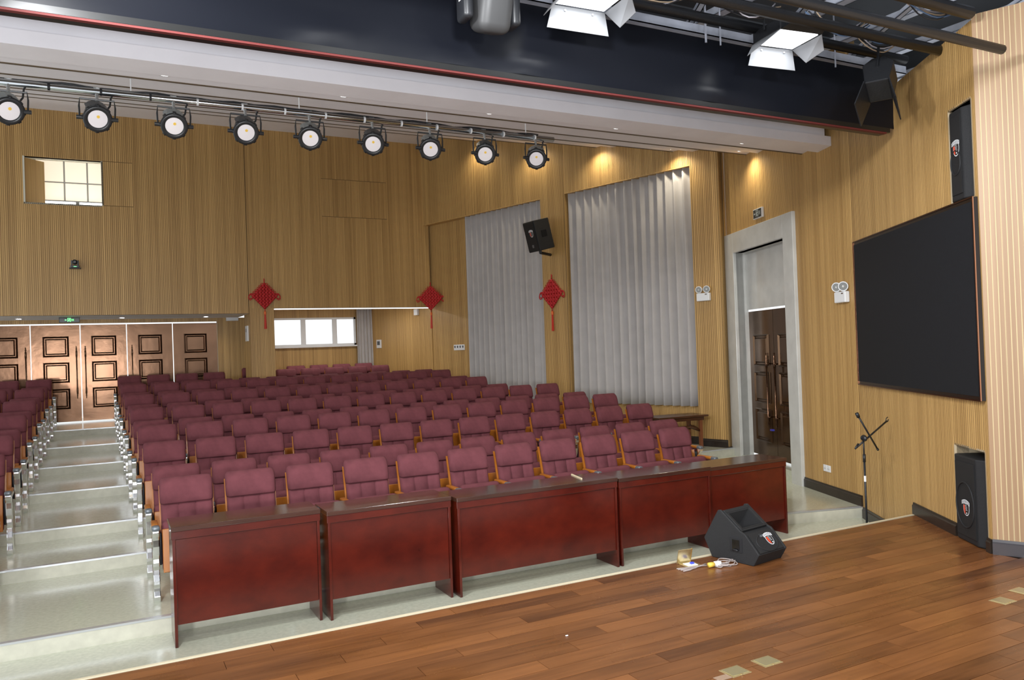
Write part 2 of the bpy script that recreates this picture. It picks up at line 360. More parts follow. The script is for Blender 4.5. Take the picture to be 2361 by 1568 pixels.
# ------------------------------------------------------------------ ceiling: horizontal panels climbing towards the back
rf = MB().add([(XL, 6.9, 3.1 + CZ), (9.6, 6.9, 3.1 + CZ), (9.6, 18, 6.05 + CZ), (XL, 18, 6.05 + CZ), (XL, 6.9, 3.16 + CZ), (9.6, 6.9, 3.16 + CZ), (9.6, 18, 6.11 + CZ), (XL, 18, 6.11 + CZ)],
              [(3, 2, 1, 0), (4, 5, 6, 7), (0, 1, 5, 4), (2, 3, 7, 6), (1, 2, 6, 5), (3, 0, 4, 7)])
ceil = struct(rf.build('ceiling', mat('roof_void', (.05, .05, .05), .9)))  # unseen slab above the panels, put in to block outside light
def slab(y0, y1, z0, z1, name, m, parent, inset=.0):
    def xx(y): return min(xr(y), (A0.x + (y - A0.y) * EE.x / EE.y) if y >= 9.95 else 99) - inset
    ys = [y0] + [y for y in (9.94, 9.96) if y0 < y < y1] + [y1]
    return MB().prism([(XL, y0)] + [(xx(y), y) for y in ys] + [(XL, y1)], z0, z1).build(name, m, parent)
UN = []
for k in range(7):
    zm = 2.378 + .435 * k + CZ; ye = 7.09 + 1.655 * k; yf = 6.78 if k == 0 else 7.50 + 1.655 * (k - 1); ys_ = 7.46 + 1.655 * k
    UN.append((zm, yf, ye, ys_))
    if k < 6: slab(yf, ye, zm, zm + (.115 if k == 0 else .10), 'ceiling_panel', m_ceil(), ceil)
    else: slab(yf, YB, zm, zm + .1, 'ceiling_panel', m_ceil(), ceil)
    if k < 6:
        slab(ye, ys_, zm + .083, zm + .16, 'ceiling_strip', m_ceil(), ceil)
        slab(ys_, ys_ + .03, zm + .078, zm + .50, 'ceiling_shadow_gap', mat('gap_trim', (.12, .085, .05), .6), ceil)
slab(6.83, 6.98, UN[0][0] + .115, 3.1 + CZ, 'ceiling_fascia', m_ceil(), ceil, .07)
# downlights in the strips
dl_mesh = MB().lathe([(.048, 0), (.048, .004), (.0, .004)], 20).mesh('downlight_lens', mat('lamp_lens', (1, 1, 1), .3, emit=(1, .98, .95), estr=6))
ring = MB()
ring.lathe([(.049, -.004), (.062, -.003), (.066, .004), (.049, .004)], 24, cap=False); ring_mesh = ring.mesh('downlight_ring', m_white(), True)
def downlight(x, yy, z, label, power, spot=True, group=None):
    t = thing('downlight', label, 'downlight', (x, yy, z - .006), 0, group)
    link('lens', dl_mesh, t); link('trim_ring', ring_mesh, t)
    if power:
        ld = bpy.data.lights.new('downlight_lamp', 'SPOT'); ld.energy = power; ld.spot_size = 2.5; ld.spot_blend = 1; ld.color = (1, .9, .68); ld.shadow_soft_size = .05
        lo = bpy.data.objects.new('downlight_lamp', ld); C.objects.link(lo); lo.parent = t; lo.location = (0, 0, -.03)
z0 = UN[0][0] + .083
for i, x in enumerate((-1.15, .5, 2.06, 3.60, 5.20, 7.10)):
    downlight(x, 7.27, z0, ['small round downlight at the far left of the front ceiling strip', 'small round downlight above the second and third stage spotlights', 'small round downlight above the fifth and sixth stage spotlights',
        'small round downlight above the eighth stage spotlight', 'small round downlight just past the right end of the spotlight pipe', 'small round downlight nearest the beam end by the right wall'][i], LAMP_HALL)
for k, lab in ((1, 'downlight washing the wall above the marble door surround'), (2, 'downlight washing the wall at the top of the pale curtain pilaster'), (3, 'downlight washing the panel above the large grey curtain'),
               (4, 'downlight washing the wall above the bracket loudspeaker'), (5, 'downlight washing the wall above the rear curtain')):
    zm, yf, ye, ys_ = UN[k]; yy = ye + .19; xw = min(xr(yy), (A0.x + (yy - A0.y) * EE.x / EE.y) if yy > 9.95 else 99)
    downlight(xw - .22, yy, zm + .083, lab, LAMP_WASH)
    for j in range(1, 4):
        downlight(xw - .22 - 2.4 * j, ye + .085, zm + .083, 'recessed downlight hidden behind the stepped ceiling panels', LAMP_HALL * 1.3, group='recessed downlights between the ceiling panels')
# ------------------------------------------------------------------ dark stage header
hd = MB(); n = 60; xs = [-4 + (7.2 + 4) * i / n for i in range(n + 1)]; H0, H1 = 2.10 + CZ, 2.66 + CZ
rows = 9
for j in range(rows):
    for i in range(n + 1):
        z = H0 + (H1 - H0) * j / (rows - 1); x = xs[i]
        wob = .003 * math.sin(x * 2.1 + j * .5) + .002 * math.sin(x * 5.3 + .8 * j) if 0 < j < rows - 1 else 0
        for cx_, cz_, a in ((1.35, .10, .05), (2.95, .06, .05), (4.75, .07, .06), (2.3, .05, .03)):
            wob -= a * math.exp(-((x - cx_) / .16) ** 2 - ((z - H0 - cz_) / .06) ** 2)
        hd.v.append((x, 5.27 + wob, z))
for j in range(rows - 1):
    for i in range(n): a = j * (n + 1) + i; hd.f.append((a, a + 1, a + n + 2, a + n + 1)); hd.m.append(0)
header = thing('stage_header', 'black glossy header panel hanging across the front of the stage', 'header panel', (0, 0, 0))
o = hd.build('face_sheet', mat('black_sheet', (.007, .008, .012), .36, 0, .18), header, True)
MB().box(-4, 7.13, 5.262, 5.40, H0 - .045, H0 - .001).build('bottom_rail', mat('black_rail', (.012, .012, .012), .35), header)
MB().box(-4, 7.13, 5.30, 5.40, H0, H1).build('backing', m_black(), header)
MB().box(-4, 7.08, 5.264, 5.30, H0 - .060, H0 - .046).build('red_trim', mat('red_trim', (.14, .02, .018), .7), header)
# ------------------------------------------------------------------ baseboards and marble door surround
def base(name, P, Q, z, h=.115, m=None):
    P, Q = Vector(P[:2]), Vector(Q[:2]); d = Q - P; L = d.length
    mb = MB().ext([(-.022, 0), (0, 0), (0, h), (-.010, h), (-.013, h - .02), (-.022, h - .03)], -L, 0, 0, frame2(P, d, z))
    return struct(mb.build(name, m or m_base()))
QS = KC + GG * ((YST - KC.y) / GG.y)
base('baseboard_door_side', C0, C0 + DD * DF0, LV[0], .13)
base('baseboard_foot', QS, C0 - GG * .02, 0, .13)
base('baseboard_stage', KC + GG * (us_(2.40)), QS + GG * .02, STG)
base('baseboard_stage_niche', KC, KC + GG * us_(2.925), STG)
base('baseboard_proscenium', K2, KC, STG, .12, mat('grey_black_baseboard', (.06, .055, .06), .18, coat=.6))
base('baseboard_pilaster', A0, A0 + EE * UL1, LV[2], .13)
base('baseboard_pilaster_return', A0 + OUT * .17, A0, LV[1], .14)
base('baseboard_recess', A2 + EE * UL1, A2 + EE * UR1, LV[2], .13)
# marble surround: outer band, recessed transom, double door
FD = frame2(C0, DD)
def dslab(mb, u0, u1, y0, y1, z0, z1, mi=0): return mb.box(-u1, -u0, y0, y1, z0, z1, mi, FD)
RU0, RU1 = 1.70, 3.45; ZR = 1.42 + CZ; ZDT = .485 + CZ; RD = .15
ms = MB(); dslab(ms, DF0, RU0, -.05, .12, LV[0] - .02, ZDF); dslab(ms, RU1, DF1, -.05, .12, LV[0] - .02, ZDF); dslab(ms, RU0, RU1, -.05, .12, ZR, ZDF)
ms = struct(ms.build('trim_4', m_marble(), bevel=.006))
t1 = MB(); dslab(t1, RU0, RU1, RD, RD + .05, ZDT, ZR); t1.build('marble_transom', m_marble(), ms)
t1 = MB(); dslab(t1, RU0 - .01, RU0, 0, RD + .03, LV[0], ZR); dslab(t1, RU1, RU1 + .01, 0, RD + .03, LV[0], ZR); dslab(t1, RU0, RU1, 0, RD + .03, ZR, ZR + .01); t1.build('marble_reveal', m_marble(), ms)
t1 = MB(); dslab(t1, RU0, RU1, -.02, .5, LV[0] - .05, LV[1] + .035); struct(t1.build('floor_threshold', m_floor()))
def door_leaf(name, w, h, panels, m, M, handle_x=None, hz=(.62, 1.55), hm=None):
    """leaf: local x 0..w, front at y=0, z 0..h; panels = list of (x0,x1,z0,z1)"""
    d = struct(MB().box(0, w, 0, .045, 0, h).build(name, m, M=M))
    for x0, x1, z0_, z1_ in panels:
        p = MB(); b1 = .02; b2 = .075 if (x1 - x0) > .3 else .05
        rings = [((x0, x1, z0_, z1_), 0), ((x0 + b1, x1 - b1, z0_ + b1, z1_ - b1), -.026), ((x0 + b1 * 2, x1 - b1 * 2, z0_ + b1 * 2, z1_ - b1 * 2), .008), ((x0 + b2, x1 - b2, z0_ + b2, z1_ - b2), -.020)]
        vs = []
        for (a, b_, c, e), yy in rings: vs += [(a, yy, c), (b_, yy, c), (b_, yy, e), (a, yy, e)]
        fs = [(12, 13, 14, 15)]
        for i in range(3):
            for j in range(4): fs.append((i * 4 + j, i * 4 + (j + 1) % 4, i * 4 + 4 + (j + 1) % 4, i * 4 + 4 + j))
        p.add(vs, fs); p.build('raised_panel', m, d)
    if handle_x is not None:
        hm = hm or m_bronze(); za, zb = hz
        hb = MB(); prof = [(.0, za - .13), (.010, za - .12), (.006, za - .09), (.016, za - .07), (.009, za - .04), (.017, za - .02), (.017, za + .10), (.012, za + .11), (.012, zb - .11), (.017, zb - .10), (.017, zb + .02), (.009, zb + .04), (.016, zb + .07), (.006, zb + .09), (.010, zb + .12), (0, zb + .13)]
        hb.lathe(prof, 12, T(handle_x, -.07, 0))
        for zz in (za + .04, zb - .04): hb.tube([(handle_x, 0, zz), (handle_x, -.07, zz)], .011, 8)
        hb.build('handle', hm, d, True)
    return d
# side door pair (dark bronze)
DU0, DU1 = 1.70, 3.18; DWd = (RU1 - RU0) / 2 - .012; hD = ZDT - LV[1] - .095
for i in range(2):
    u1 = RU0 + .005 + (DWd + .010) * (i + 1)
    pz = [(.22, .72), (.80, 1.28), (1.36, 1.84)]
    hx = .13 if i == 0 else DWd - .13
    dd_ = door_leaf('door_%d' % (6 + i), DWd, hD, [(.16, DWd - .16, a * hD / 2.2, b_ * hD / 2.2) for a, b_ in pz], m_bronze_dark(), frame2(C0 + DD * u1 + Vector((DD.y, -DD.x)) * (RD + .03), DD, LV[1] + .065), hx, (.60, 1.50))
    dd_['label'] = ('right' if i == 0 else 'left') + ' leaf of the dark bronze double door in the marble surround'
MB().box(-.035, .035, -.09, -.05, .46, .485, 0, frame2(C0 + DD * (RU0 + DWd + .01) + Vector((DD.y, -DD.x)) * (RD + .02), DD, LV[1] + .05)).build('bicycle_lock', mat('blue_lock', (.05, .05, .35), .4))
tag(bpy.data.objects['bicycle_lock'], 'blue lock looped around the two pull handles of the dark bronze door', 'lock')
# lobby doors (bright bronze), left to right by their leaf edges
edges = [-2.92, -2.02, -1.45, -.52, .388, 1.333, 2.295]; hB = .855 + CZ - LV[6] - .03
edges = [-2.40, -1.45, -.52, .388, 1.333, 2.295]
hxs = [.95 - .10, .93 - .09, .08, .09, None]
labs = ['bronze panelled lobby door leaf cut off by the left edge', 'bronze lobby door leaf left of the aisle centre with pull handle', 'bronze lobby door leaf right of the aisle centre with pull handle', 'fourth bronze lobby door leaf from the left, behind the seats', 'rightmost bronze lobby door leaf, without a handle']
for i in range(5):
    wd = edges[i + 1] - edges[i] - .018
    mx = wd / 2; pw_ = .245
    o = door_leaf('door_%d' % (i + 1), wd, hB - .015, [(mx - pw_, mx + pw_, z_, z_ + .44) for z_ in (.275, .845, 1.405)], m_bronze(), T(edges[i] + .009, YD - .03, LV[6] + .03), hxs[i], (.62, 1.50), m_bronze_dark())
    o['label'] = labs[i]
# ------------------------------------------------------------------ windows
ww_ = struct(MB().box(wx0, wx1, YA - .03, YA + .03, wz0, wz0 + .05).box(wx0, wx1, YA - .03, YA + .03, wz1 - .05, wz1).box(wx1 - .05, wx1, YA - .03, YA + .03, wz0, wz1).box(wx0, wx0 + .05, YA - .03, YA + .03, wz0, wz1).build('window_1', m_white()))
MB().box(wx0, wx1, YA - .12, YA, wz0 - .035, wz0).build('window_sill', m_white(), ww_)
for x in (4.47, 5.28): MB().box(x - .06, x + .06, YA - .028, YA + .028, wz0 + .05, wz1 - .05).build('mullion', m_white(), ww_)
glass = mat('window_glass', (1, 1, 1), .02, trans=1)
for a, b_ in ((wx0 + .05, 4.41), (4.53, 5.22), (5.34, wx1 - .05)): MB().box(a, b_, YA + .0, YA + .006, wz0 + .05, wz1 - .05).build('pane', glass, ww_)
# projection-room hatch: white reveal, shutter, tiled back wall, tubes
hw = struct(MB().box(hx0, hx0 + .03, YB - .02, YB + .25, hz0, hz1).box(hx0, hx1, YB + .02, YB + .25, hz1, hz1 + .03).box(hx0, hx1, YB, YB + .25, hz0 - .03, hz0).box(hx1, hx1 + .03, YB, YB + .25, hz0, hz1).build('window_2', mat('cream_paint', (.72, .70, .58), .6)))
tm = MB().box(0, .42, 0, .02, hz0 + .01, hz1 - .03); tm.build('shutter', m_wall(), hw, M=T(hx0 + .035, YB + .01, 0) @ RZ(.75))
YH = YB + .62
bk = struct(MB().box(hx0 - .6, hx1 + .5, YH + .02, YH + .06, hz0 - .6, hz1 + .5).build('wall_projection_room', mat('grey_grid', (.33, .34, .34), .5)))
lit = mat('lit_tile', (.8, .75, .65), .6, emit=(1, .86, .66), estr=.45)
ghx = (-1.20, -.69, -.275, .145, .56); ghz = (hz0 + .165, hz0 + .545, hz0 + .99)
for a, b_ in zip(ghx[:-1], ghx[1:]):
    for c, e in zip(ghz[:-1], ghz[1:]): MB().box(a + .016, b_ - .016, YH, YH + .018, c + .016, e - .016).build('lit_panel', lit, bk)
for i, (a, b_) in enumerate(((-1.06, -.50), (-.42, .10))):
    t = thing('fluorescent_tube', ['left', 'right'][i] + ' glowing white fluorescent tube inside the projection room hatch', 'tube light', (a, YB + .42, hz0 + .075))
    MB().tube([(0, 0, 0), (b_ - a, 0, 0)], .034, 12).build('tube', mat('tube_glow', (1, 1, 1), .4, emit=(1, 1, .97), estr=4), t, True)
    MB().box(-.01, b_ - a + .01, .035, .205, -.03, .05).build('batten', m_white(), t)
# ------------------------------------------------------------------ curtains
def curtain(name, label, P, d, L, z0_, z1_, folds, amp=.045, seed=0, group=None):
    rnd = random.Random(seed); n = int(folds * 12); rows = 14; mb = MB(); ph = [rnd.uniform(-.5, .5) for _ in range(folds + 2)]; am = [rnd.uniform(.55, 1.2) for _ in range(folds + 2)]
    for j in range(rows + 1):
        tz = j / rows; z = z0_ + (z1_ - z0_) * tz; gather = .55 + .45 * (1 - tz)
        for i in range(n + 1):
            s = i / n; k = s * folds; fi = int(k); fr = k - fi
            a = am[fi] * (1 - fr) + am[fi + 1] * fr; p = ph[fi] * (1 - fr) + ph[fi + 1] * fr
            y = amp * a * gather * math.sin(2 * PI * k + p * (1.4 - tz)) + .10 * amp * math.sin(4 * PI * k + p * 2 + tz)
            mb.v.append((-s * L + .01 * math.sin(3 * tz + k), y, z))
    for j in range(rows):
        for i in range(n): q = j * (n + 1) + i; mb.f.append((q, q + 1, q + n + 2, q + n + 1)); mb.m.append(0)
    o = mb.build(name, m_curtain(), None, True, frame2(P, d))
    so = o.modifiers.new('thick', 'SOLIDIFY'); so.thickness = .006
    return tag(o, label, 'curtain', group)
AC = A0 + OUT * .088
ZC1 = -1.115 + CZ
curtain('curtain', 'right half of the large grey curtain beside the marble door surround', AC + EE * (UL1 + .03), EE, 1.46, ZC1, ZLIN + .08, 8, .08, 3)
curtain('curtain', 'left half of the large grey curtain, next to the hanging loudspeaker pilaster', AC + EE * (UL1 + 1.50), EE, 1.39, ZC1, ZLIN + .08, 7, .08, 5)
curtain('curtain', 'rear grey curtain behind the bracket loudspeaker, nearer the back wall', AC + EE * (UL2 + .03), EE, 2.42, .75, ZLIN + .08, 14, .075, 8)
curtain('curtain', 'short grey curtain drawn aside at the right of the bright back window', (6.25, YA - .14), (-1, 0), .42, LV[6] + .05, 1.19 + CZ, 5, .035, 9)
# ------------------------------------------------------------------ auditorium seats
def loft(secs, fx, name, mats):
    """secs: list of (z, yfront, yback, halfwidth); fx(x/hw)->extra front offset"""
    m = MB(); xs = [-1, -.9, -.75, -.5, -.36, -.33, -.30, 0, .30, .33, .36, .5, .75, .9, 1]; n = len(xs) * 2
    for z, yf, yb, hw_ in secs:
        mid = (yf + yb) / 2
        for x in xs:
            e = abs(x); rr = max(0, (e - .88) / .12); yy = yf + (mid - yf) * rr * rr * .95 + fx(x, z); m.v.append((x * hw_, yy, z))
        for x in reversed(xs):
            e = abs(x); rr = max(0, (e - .88) / .12); yy = yb + (mid - yb) * rr * rr * .95; m.v.append((x * hw_, yy, z))
    for i in range(len(secs) - 1):
        for k in range(n): m.f.append((i * n + k, i * n + (k + 1) % n, (i + 1) * n + (k + 1) % n, (i + 1) * n + k)); m.m.append(0)
    m.f.append(tuple(range(n))); m.m.append(0); m.f.append(tuple((len(secs) - 1) * n + k for k in range(n))); m.m.append(0)
    return m.mesh(name, mats, True)
def lean(z): return .10 + (z - .42) * .25
seam = lambda x, z: .013 if abs(abs(x) - .33) < .02 else 0
bk_secs = [(z, lean(z) + a_, lean(z) + b_, w_) for z, a_, b_, w_ in ((.40, .03, .05, .192), (.405, .012, .06, .205), (.43, 0, .07, .212), (.55, 0, .075, .214), (.68, 0, .075, .215), (.76, 0, .075, .216), (.775, .012, .07, .216))]
hr_secs = [(z, lean(z) + a_, lean(z) + b_, w_) for z, a_, b_, w_ in ((.765, .02, .06, .208), (.767, -.018, .07, .216), (.78, -.032, .08, .221), (.83, -.036, .083, .223), (.90, -.034, .083, .223), (.945, -.022, .08, .222), (.970, -.004, .068, .214), (.982, .014, .055, .204), (.987, .03, .045, .185))]
ME_BACK = loft(bk_secs, seam, 'seat_backrest', m_fabric())
ME_HEAD = loft(hr_secs, lambda x, z: 0, 'seat_headrest', m_fabric())
sh = MB(); shp = [(z, lean(z) + .072) for z in (.36, .50, .65, .80, .92)]; hw_ = .2255
for z, yb in shp:
    for x in (-hw_, hw_): sh.v += [(x, yb - .012, z), (x, yb + .006, z)]
for i in range(len(shp) - 1):
    a = i * 4; c = a + 4
    for q in ((a, a + 2, c + 2, c), (a + 1, c + 1, c + 3, a + 3), (a, c, c + 1, a + 1), (a + 2, a + 3, c + 3, c + 2)): sh.f.append(q); sh.m.append(0)
for q in ((0, 1, 3, 2), (16, 18, 19, 17)): sh.f.append(q); sh.m.append(0)
ME_SHELL = sh.mesh('seat_shell', m_ply())
TS = T(0, -.05, .445) @ RX(-.14)
ME_SEAT = xf(rbox(.455, .11, .43, .045, 4), TS).mesh('seat_cushion', m_fabric(), True)
ME_BOARD = xf(rbox(.45, .016, .36, .005, 1), TS @ T(0, -.060, -.028)).mesh('seat_board', m_ply())
leg = [(-.100, 0), (-.112, .02), (-.118, .05), (-.098, .09), (-.096, .12), (-.112, .15), (-.114, .18), (-.092, .23), (-.088, .27), (-.104, .30), (-.108, .33), (-.104, .36), (-.120, .40), (-.130, .47), (-.132, .53), (-.160, .56), (-.178, .59), (-.172, .618), (.14, .618), (.14, .585), (-.05, .57), (-.045, .42), (-.03, .30), (-.03, .16), (.0, .06), (.09, .03), (.09, 0)]
ME_LEG = MB().ext(leg, -.026, .026).mesh('seat_leg', m_chrome())
ME_ARM = xf(rbox(.056, .25, .032, .012, 3), T(0, .015, .633)).mesh('seat_armrest', m_ply(), True)
ME_CAP = xf(rbox(.064, .085, .045, .018, 3), T(0, -.145, .628)).mesh('armrest_cap', mat('grey_cap', (.16, .18, .20), .3, .3), True)
ME_SIDE = xf(rbox(.022, .20, .27, .01, 2), T(0, .0, .44)).mesh('seat_side_cover', m_black(), True)
PITCHX = .552; SX = .276
def make_seat(stand_left=True, both=False):
    t = thing('auditorium_seat', 'x', 'seat')
    link('backrest', ME_BACK, t); h = link('headrest', ME_HEAD, t); link('back_shell', ME_SHELL, t)
    s = link('seat_cushion', ME_SEAT, t); link('seat_board', ME_BOARD, s)
    for sgn in ((-1,) if stand_left else (1,)) + (((1,) if stand_left else (-1,)) if both else ()):
        l = link('leg', ME_LEG, t, T(sgn * SX, 0, 0), .006, 2); link('armrest', ME_ARM, l); link('armrest_cap', ME_CAP, l)
        link('side_cover', ME_SIDE, l, T(-.036 * sgn, 0, 0))
    return t
PROTO = {}
def seat(x, yy, z, left, both, label, group):
    k = (left, both)
    if k not in PROTO: PROTO[k] = t = make_seat(*k)
    else: t = copy_tree(PROTO[k])
    t.location = (x, yy, z); t['label'] = label; t['group'] = group; return t
RY = [7.62, 8.50, 9.74, 10.62, 11.50, 12.41, 13.33, 14.20, 15.10, 15.98, 17.0, 18.10, 18.98]
RX0 = [.369, .352, .318, .294, .268, .255, .241, .216, .205, .185, .177, .165, .16]
RL = [0, 0, 1, 2, 2, 3, 3, 4, 4, 5, 5, 6, 6]
RN = [11, 12, 13, 13, 13, 13, 12, 12, 12, 12, 12, 4, 0]
for k in range(12):
    for i in range(RN[k]):
        seat(RX0[k] + .225 + PITCHX * i, RY[k] - .25, LV[RL[k]], True, i == RN[k] - 1,
             'burgundy tip-up seat right of the aisle, %s from it, %s row behind the tables' % (ORD[i], ORD[k]), 'seats of the block right of the aisle')
    for i in range(2 if k < 6 else 3):
        seat(-.918 - .03 * min(k, 8) / 8 - SX - PITCHX * i, RY[k] - .25, LV[RL[k]], False, False,
             'burgundy tip-up seat left of the aisle, %s from it, %s row from the stage' % (ORD[i], ORD[k]), 'seats of the block left of the aisle')
struct(MB().box(3.25, 6.3, 18.42, 20.25, LV[6], LV[6] + .055).build('floor_alcove', m_floor()))
struct(MB().box(2.70, 3.17, 18.47, 19.42, LV[6], LV[6] + .055).build('floor_corner', m_floor()))
for k, ii in ((11, (5.80, 6.80, 7.80, 8.80, 9.80)), (12, (4.72, 6.55, 7.55, 8.55, 9.55))):
    for j, i in enumerate(ii):
        lab = 'burgundy tip-up seat half hidden at the pillar left of the alcove' if i < 5 else 'burgundy tip-up seat in the window alcove, %s row there, %s from the pillar' % (('front', 'rear')[k - 11], ORD[j - (1 if k == 12 else 0)])
        seat(RX0[k] - .02 + .225 + PITCHX * i, RY[k] - .25, LV[6] + (.055 if k == 12 else 0), True, i > 9.5, lab, 'seats of the rear alcove')
# ------------------------------------------------------------------ red tables before the first row
def table(x0, x1, yf, h, depth, label):
    t = thing('front_table', label, 'table', (x0, yf, 0), 0, 'dark red tables in front of the seats'); w_ = x1 - x0
    MB().box(0, w_, -.012, depth, h - .035, h).build('table_top', m_mahog_top(), t, bevel=.004)
    MB().box(.002, w_ - .002, -.004, .02, h - .095, h - .0352).build('top_fascia', m_mahog(), t, bevel=.003)
    for xa in (.008, w_ - .030): MB().box(xa, xa + .022, -.002, depth - .03, 0, h - .0355).build('end_panel', m_mahog(), t, bevel=.002)
    MB().box(.032, w_ - .032, .012, .030, .165, h - .10).build('front_panel', m_mahog(), t)
    MB().box(.032, w_ - .032, .04, depth - .05, h - .24, h - .225).build('book_shelf', m_mahog_top(), t)
    return t
TBL = [(.385, 1.508, 6.44, .905), (1.545, 2.640, 6.385, .885), (2.672, 4.372, 6.34, .868), (4.385, 5.545, 6.34, .855), (5.553, 6.66, 6.37, .84)]
tl = ['dark red table nearest the aisle, leftmost of the front row', 'second dark red table from the aisle, with a gap on either side', 'widest dark red table, in the middle of the front row',
      'dark red table between the widest one and the rightmost one', 'rightmost dark red table, behind the black stage monitor']
for i, (a, b_, c, h) in enumerate(TBL): table(a, b_, c, h, .40, tl[i])
s1 = pZ((1318, 1094), .872); s2 = pZ((1341, 1104), .872)
tag(MB().tube([s1, s2], .009, 4).build('wooden_stick', mat('pale_wood', (.72, .60, .40), .6)), 'short pale wooden stick lying across the widest red table', 'stick')
# ------------------------------------------------------------------ LED screen
FS = frame2(KC, GG)
su0, su1, sz0, sz1 = us_(2.985), us_(.115), -.565 + CZ, 1.10 + CZ
scn = thing('led_screen', 'large dark wall screen in a thin copper frame', 'screen', M=FS)
MB().box(-su1, -su0, -.035, -.002, sz0, sz1).build('screen_body', mat('screen_case', (.02, .012, .008), .25, .3), scn)
MB().box(-su1 + .035, -su0 - .035, -.041, -.034, sz0 + .035, sz1 - .035).build('display_surface', mat('screen_face', (.011, .012, .015), .75, 0, .25, bump=.3, bscale=400, var=.1, nscale=40), scn)
cop = mat('copper_edge', (.50, .22, .12), .2, .95)
for bx_ in ((-su1 - .004, -su1 + .008, sz0, sz1), (-su0 - .008, -su0 + .004, sz0, sz1)): MB().box(bx_[0], bx_[1], -.044, -.036, bx_[2], bx_[3]).build('frame_side', cop, scn)
for zz in (sz0, sz1): MB().box(-su1, -su0, -.044, -.036, zz - .006, zz + .006).build('frame_rail', mat('dark_copper_rail', (.10, .04, .02), .2, .8), scn)
# ------------------------------------------------------------------ badge used on the loudspeakers
def badge(parent, M, s=1.0):
    """shield emblem: white outline, red left half, grey lines, white arched wordmark"""
    def sh_(k, y, mi, mb):
        pts = []
        for i in range(24):
            t = 2 * PI * i / 24; x = .045 * math.sin(t); z = .055 * math.cos(t); z = min(z, .032) if z > 0 else z
            pts.append((x * k, y, z * k))
        mb.add(pts, [tuple(range(24))], mi)
    mb = MB(); sh_(1.0, 0, 0, mb); sh_(.88, -.0015, 1, mb)
    mb.add([(-.036, -.003, .02), (-.012, -.003, .02), (-.008, -.003, -.045), (-.022, -.003, -.038), (-.034, -.003, -.015)], [(0, 1, 2, 3, 4)], 2)
    for i, (a, b_) in enumerate(((-.012, .014), (-.010, .020), (-.008, .018), (-.004, .022))): mb.box(a, b_, -.004, -.003, .016 - i * .011, .022 - i * .011, 3)
    mb.add([(.012 + .007 * math.cos(t), -.004, -.034 + .007 * math.sin(t)) for t in [i * PI / 4 for i in range(8)]], [tuple(range(8))], 0)
    # arched wordmark with dark strokes
    vs = []
    for i in range(9):
        t = -1 + i / 4; vs += [(t * .056, -.004, .030 - .014 * t * t + .004), (t * .056, -.004, .060 - .014 * t * t)]
    mb.add(vs, [(2 * i, 2 * i + 2, 2 * i + 3, 2 * i + 1) for i in range(8)], 0)
    for i in range(5):
        t = -.72 + i * .36; zc = .047 - .014 * t * t
        mb.box(t * .056 - .006, t * .056 + .006, -.0055, -.0045, zc - .007, zc + .007, 1); mb.box(t * .056 - .003, t * .056 + .003, -.0065, -.0055, zc - .004, zc + .004, 0)
    mb.v = [tuple(M @ (Vector(v) * s)) for v in mb.v]
    o = mb.build('emblem', [mat('emblem_white', (.75, .76, .78), .4), mat('emblem_black', (.02, .02, .02), .4), mat('emblem_red', (.70, .07, .03), .4), mat('emblem_grey', (.35, .35, .36), .4)], parent)
    o['label'] = 'small shield emblem with red side and white arched lettering'
    return o
def m_spk(): return mat('speaker_black', (.012, .0125, .014), .6, bump=.35, bscale=260)
def m_grille(): return mat('grille_black', (.009, .009, .010), .65, bump=.6, bscale=500)
# wall speakers in the niches: sloping-back box with grille
def niche_speaker(nu0, nu1, z0_, z1_, label, bz, lit_top):
    t = thing('niche_loudspeaker', label, 'speaker', M=FS)
    x0, x1 = -nu1 + .008, -nu0 - .012; w_ = x1 - x0
    MB().prism([(x0 - .0, -.008), (x0 + .05, -.028), (x1 - .10, -.028), (x1 - .0, .03), (x1 - .0, .22), (x0, .22)], z0_, z1_).build('cabinet', m_spk(), t, bevel=.012)
    gx0, gx1 = x0 + .06, x1 - .11
    MB().box(gx0, gx1, -.037, -.02, z0_ + .05, z1_ - .05).build('grille', m_grille(), t, bevel=.004)
    cx_ = (gx0 + gx1) / 2; rr = (gx1 - gx0) * .46
    ring_ = MB(); ring_.tube([(cx_ + rr * math.cos(a), -.039, z0_ + .32 + rr * 1.25 * math.sin(a)) for a in [i * PI / 16 for i in range(32)]], .007, 6, closed=True); ring_.build('woofer_ring', m_spk(), t, True)
    badge(t, T(cx_ + .02, -.039, bz), 1.2)
    return t
def niche_box(nu0, nu1, z0_, z1_, name):
    m = MB(); m.box(-nu1 - .0, -nu0 + .0, .34, .36, z0_, z1_)
    m.box(-nu1 - .015, -nu1, .0, .36, z0_, z1_).box(-nu0, -nu0 + .015, .0, .36, z0_, z1_).box(-nu1, -nu0, 0, .36, z1_, z1_ + .015).box(-nu1, -nu0, 0, .36, z0_ - .015, z0_)
    m.v = [tuple(FS @ Vector(v)) for v in m.v]
    return struct(m.build(name, mat('raw_board', (.62, .50, .33), .6)))
niche_box(*N1, 'wall_niche_upper'); niche_box(*N2, 'wall_niche_lower')
niche_speaker(N1[0], N1[1] - .03, N1[2] + .002, N1[3] - .035, 'black loudspeaker in the upper wall niche above the dark screen', N1[2] + .44, False)
niche_speaker(N2[0], N2[1], N2[2] + .004, N2[3] - .075, 'tall black loudspeaker in the floor niche below the dark screen', N2[2] + .30, True)
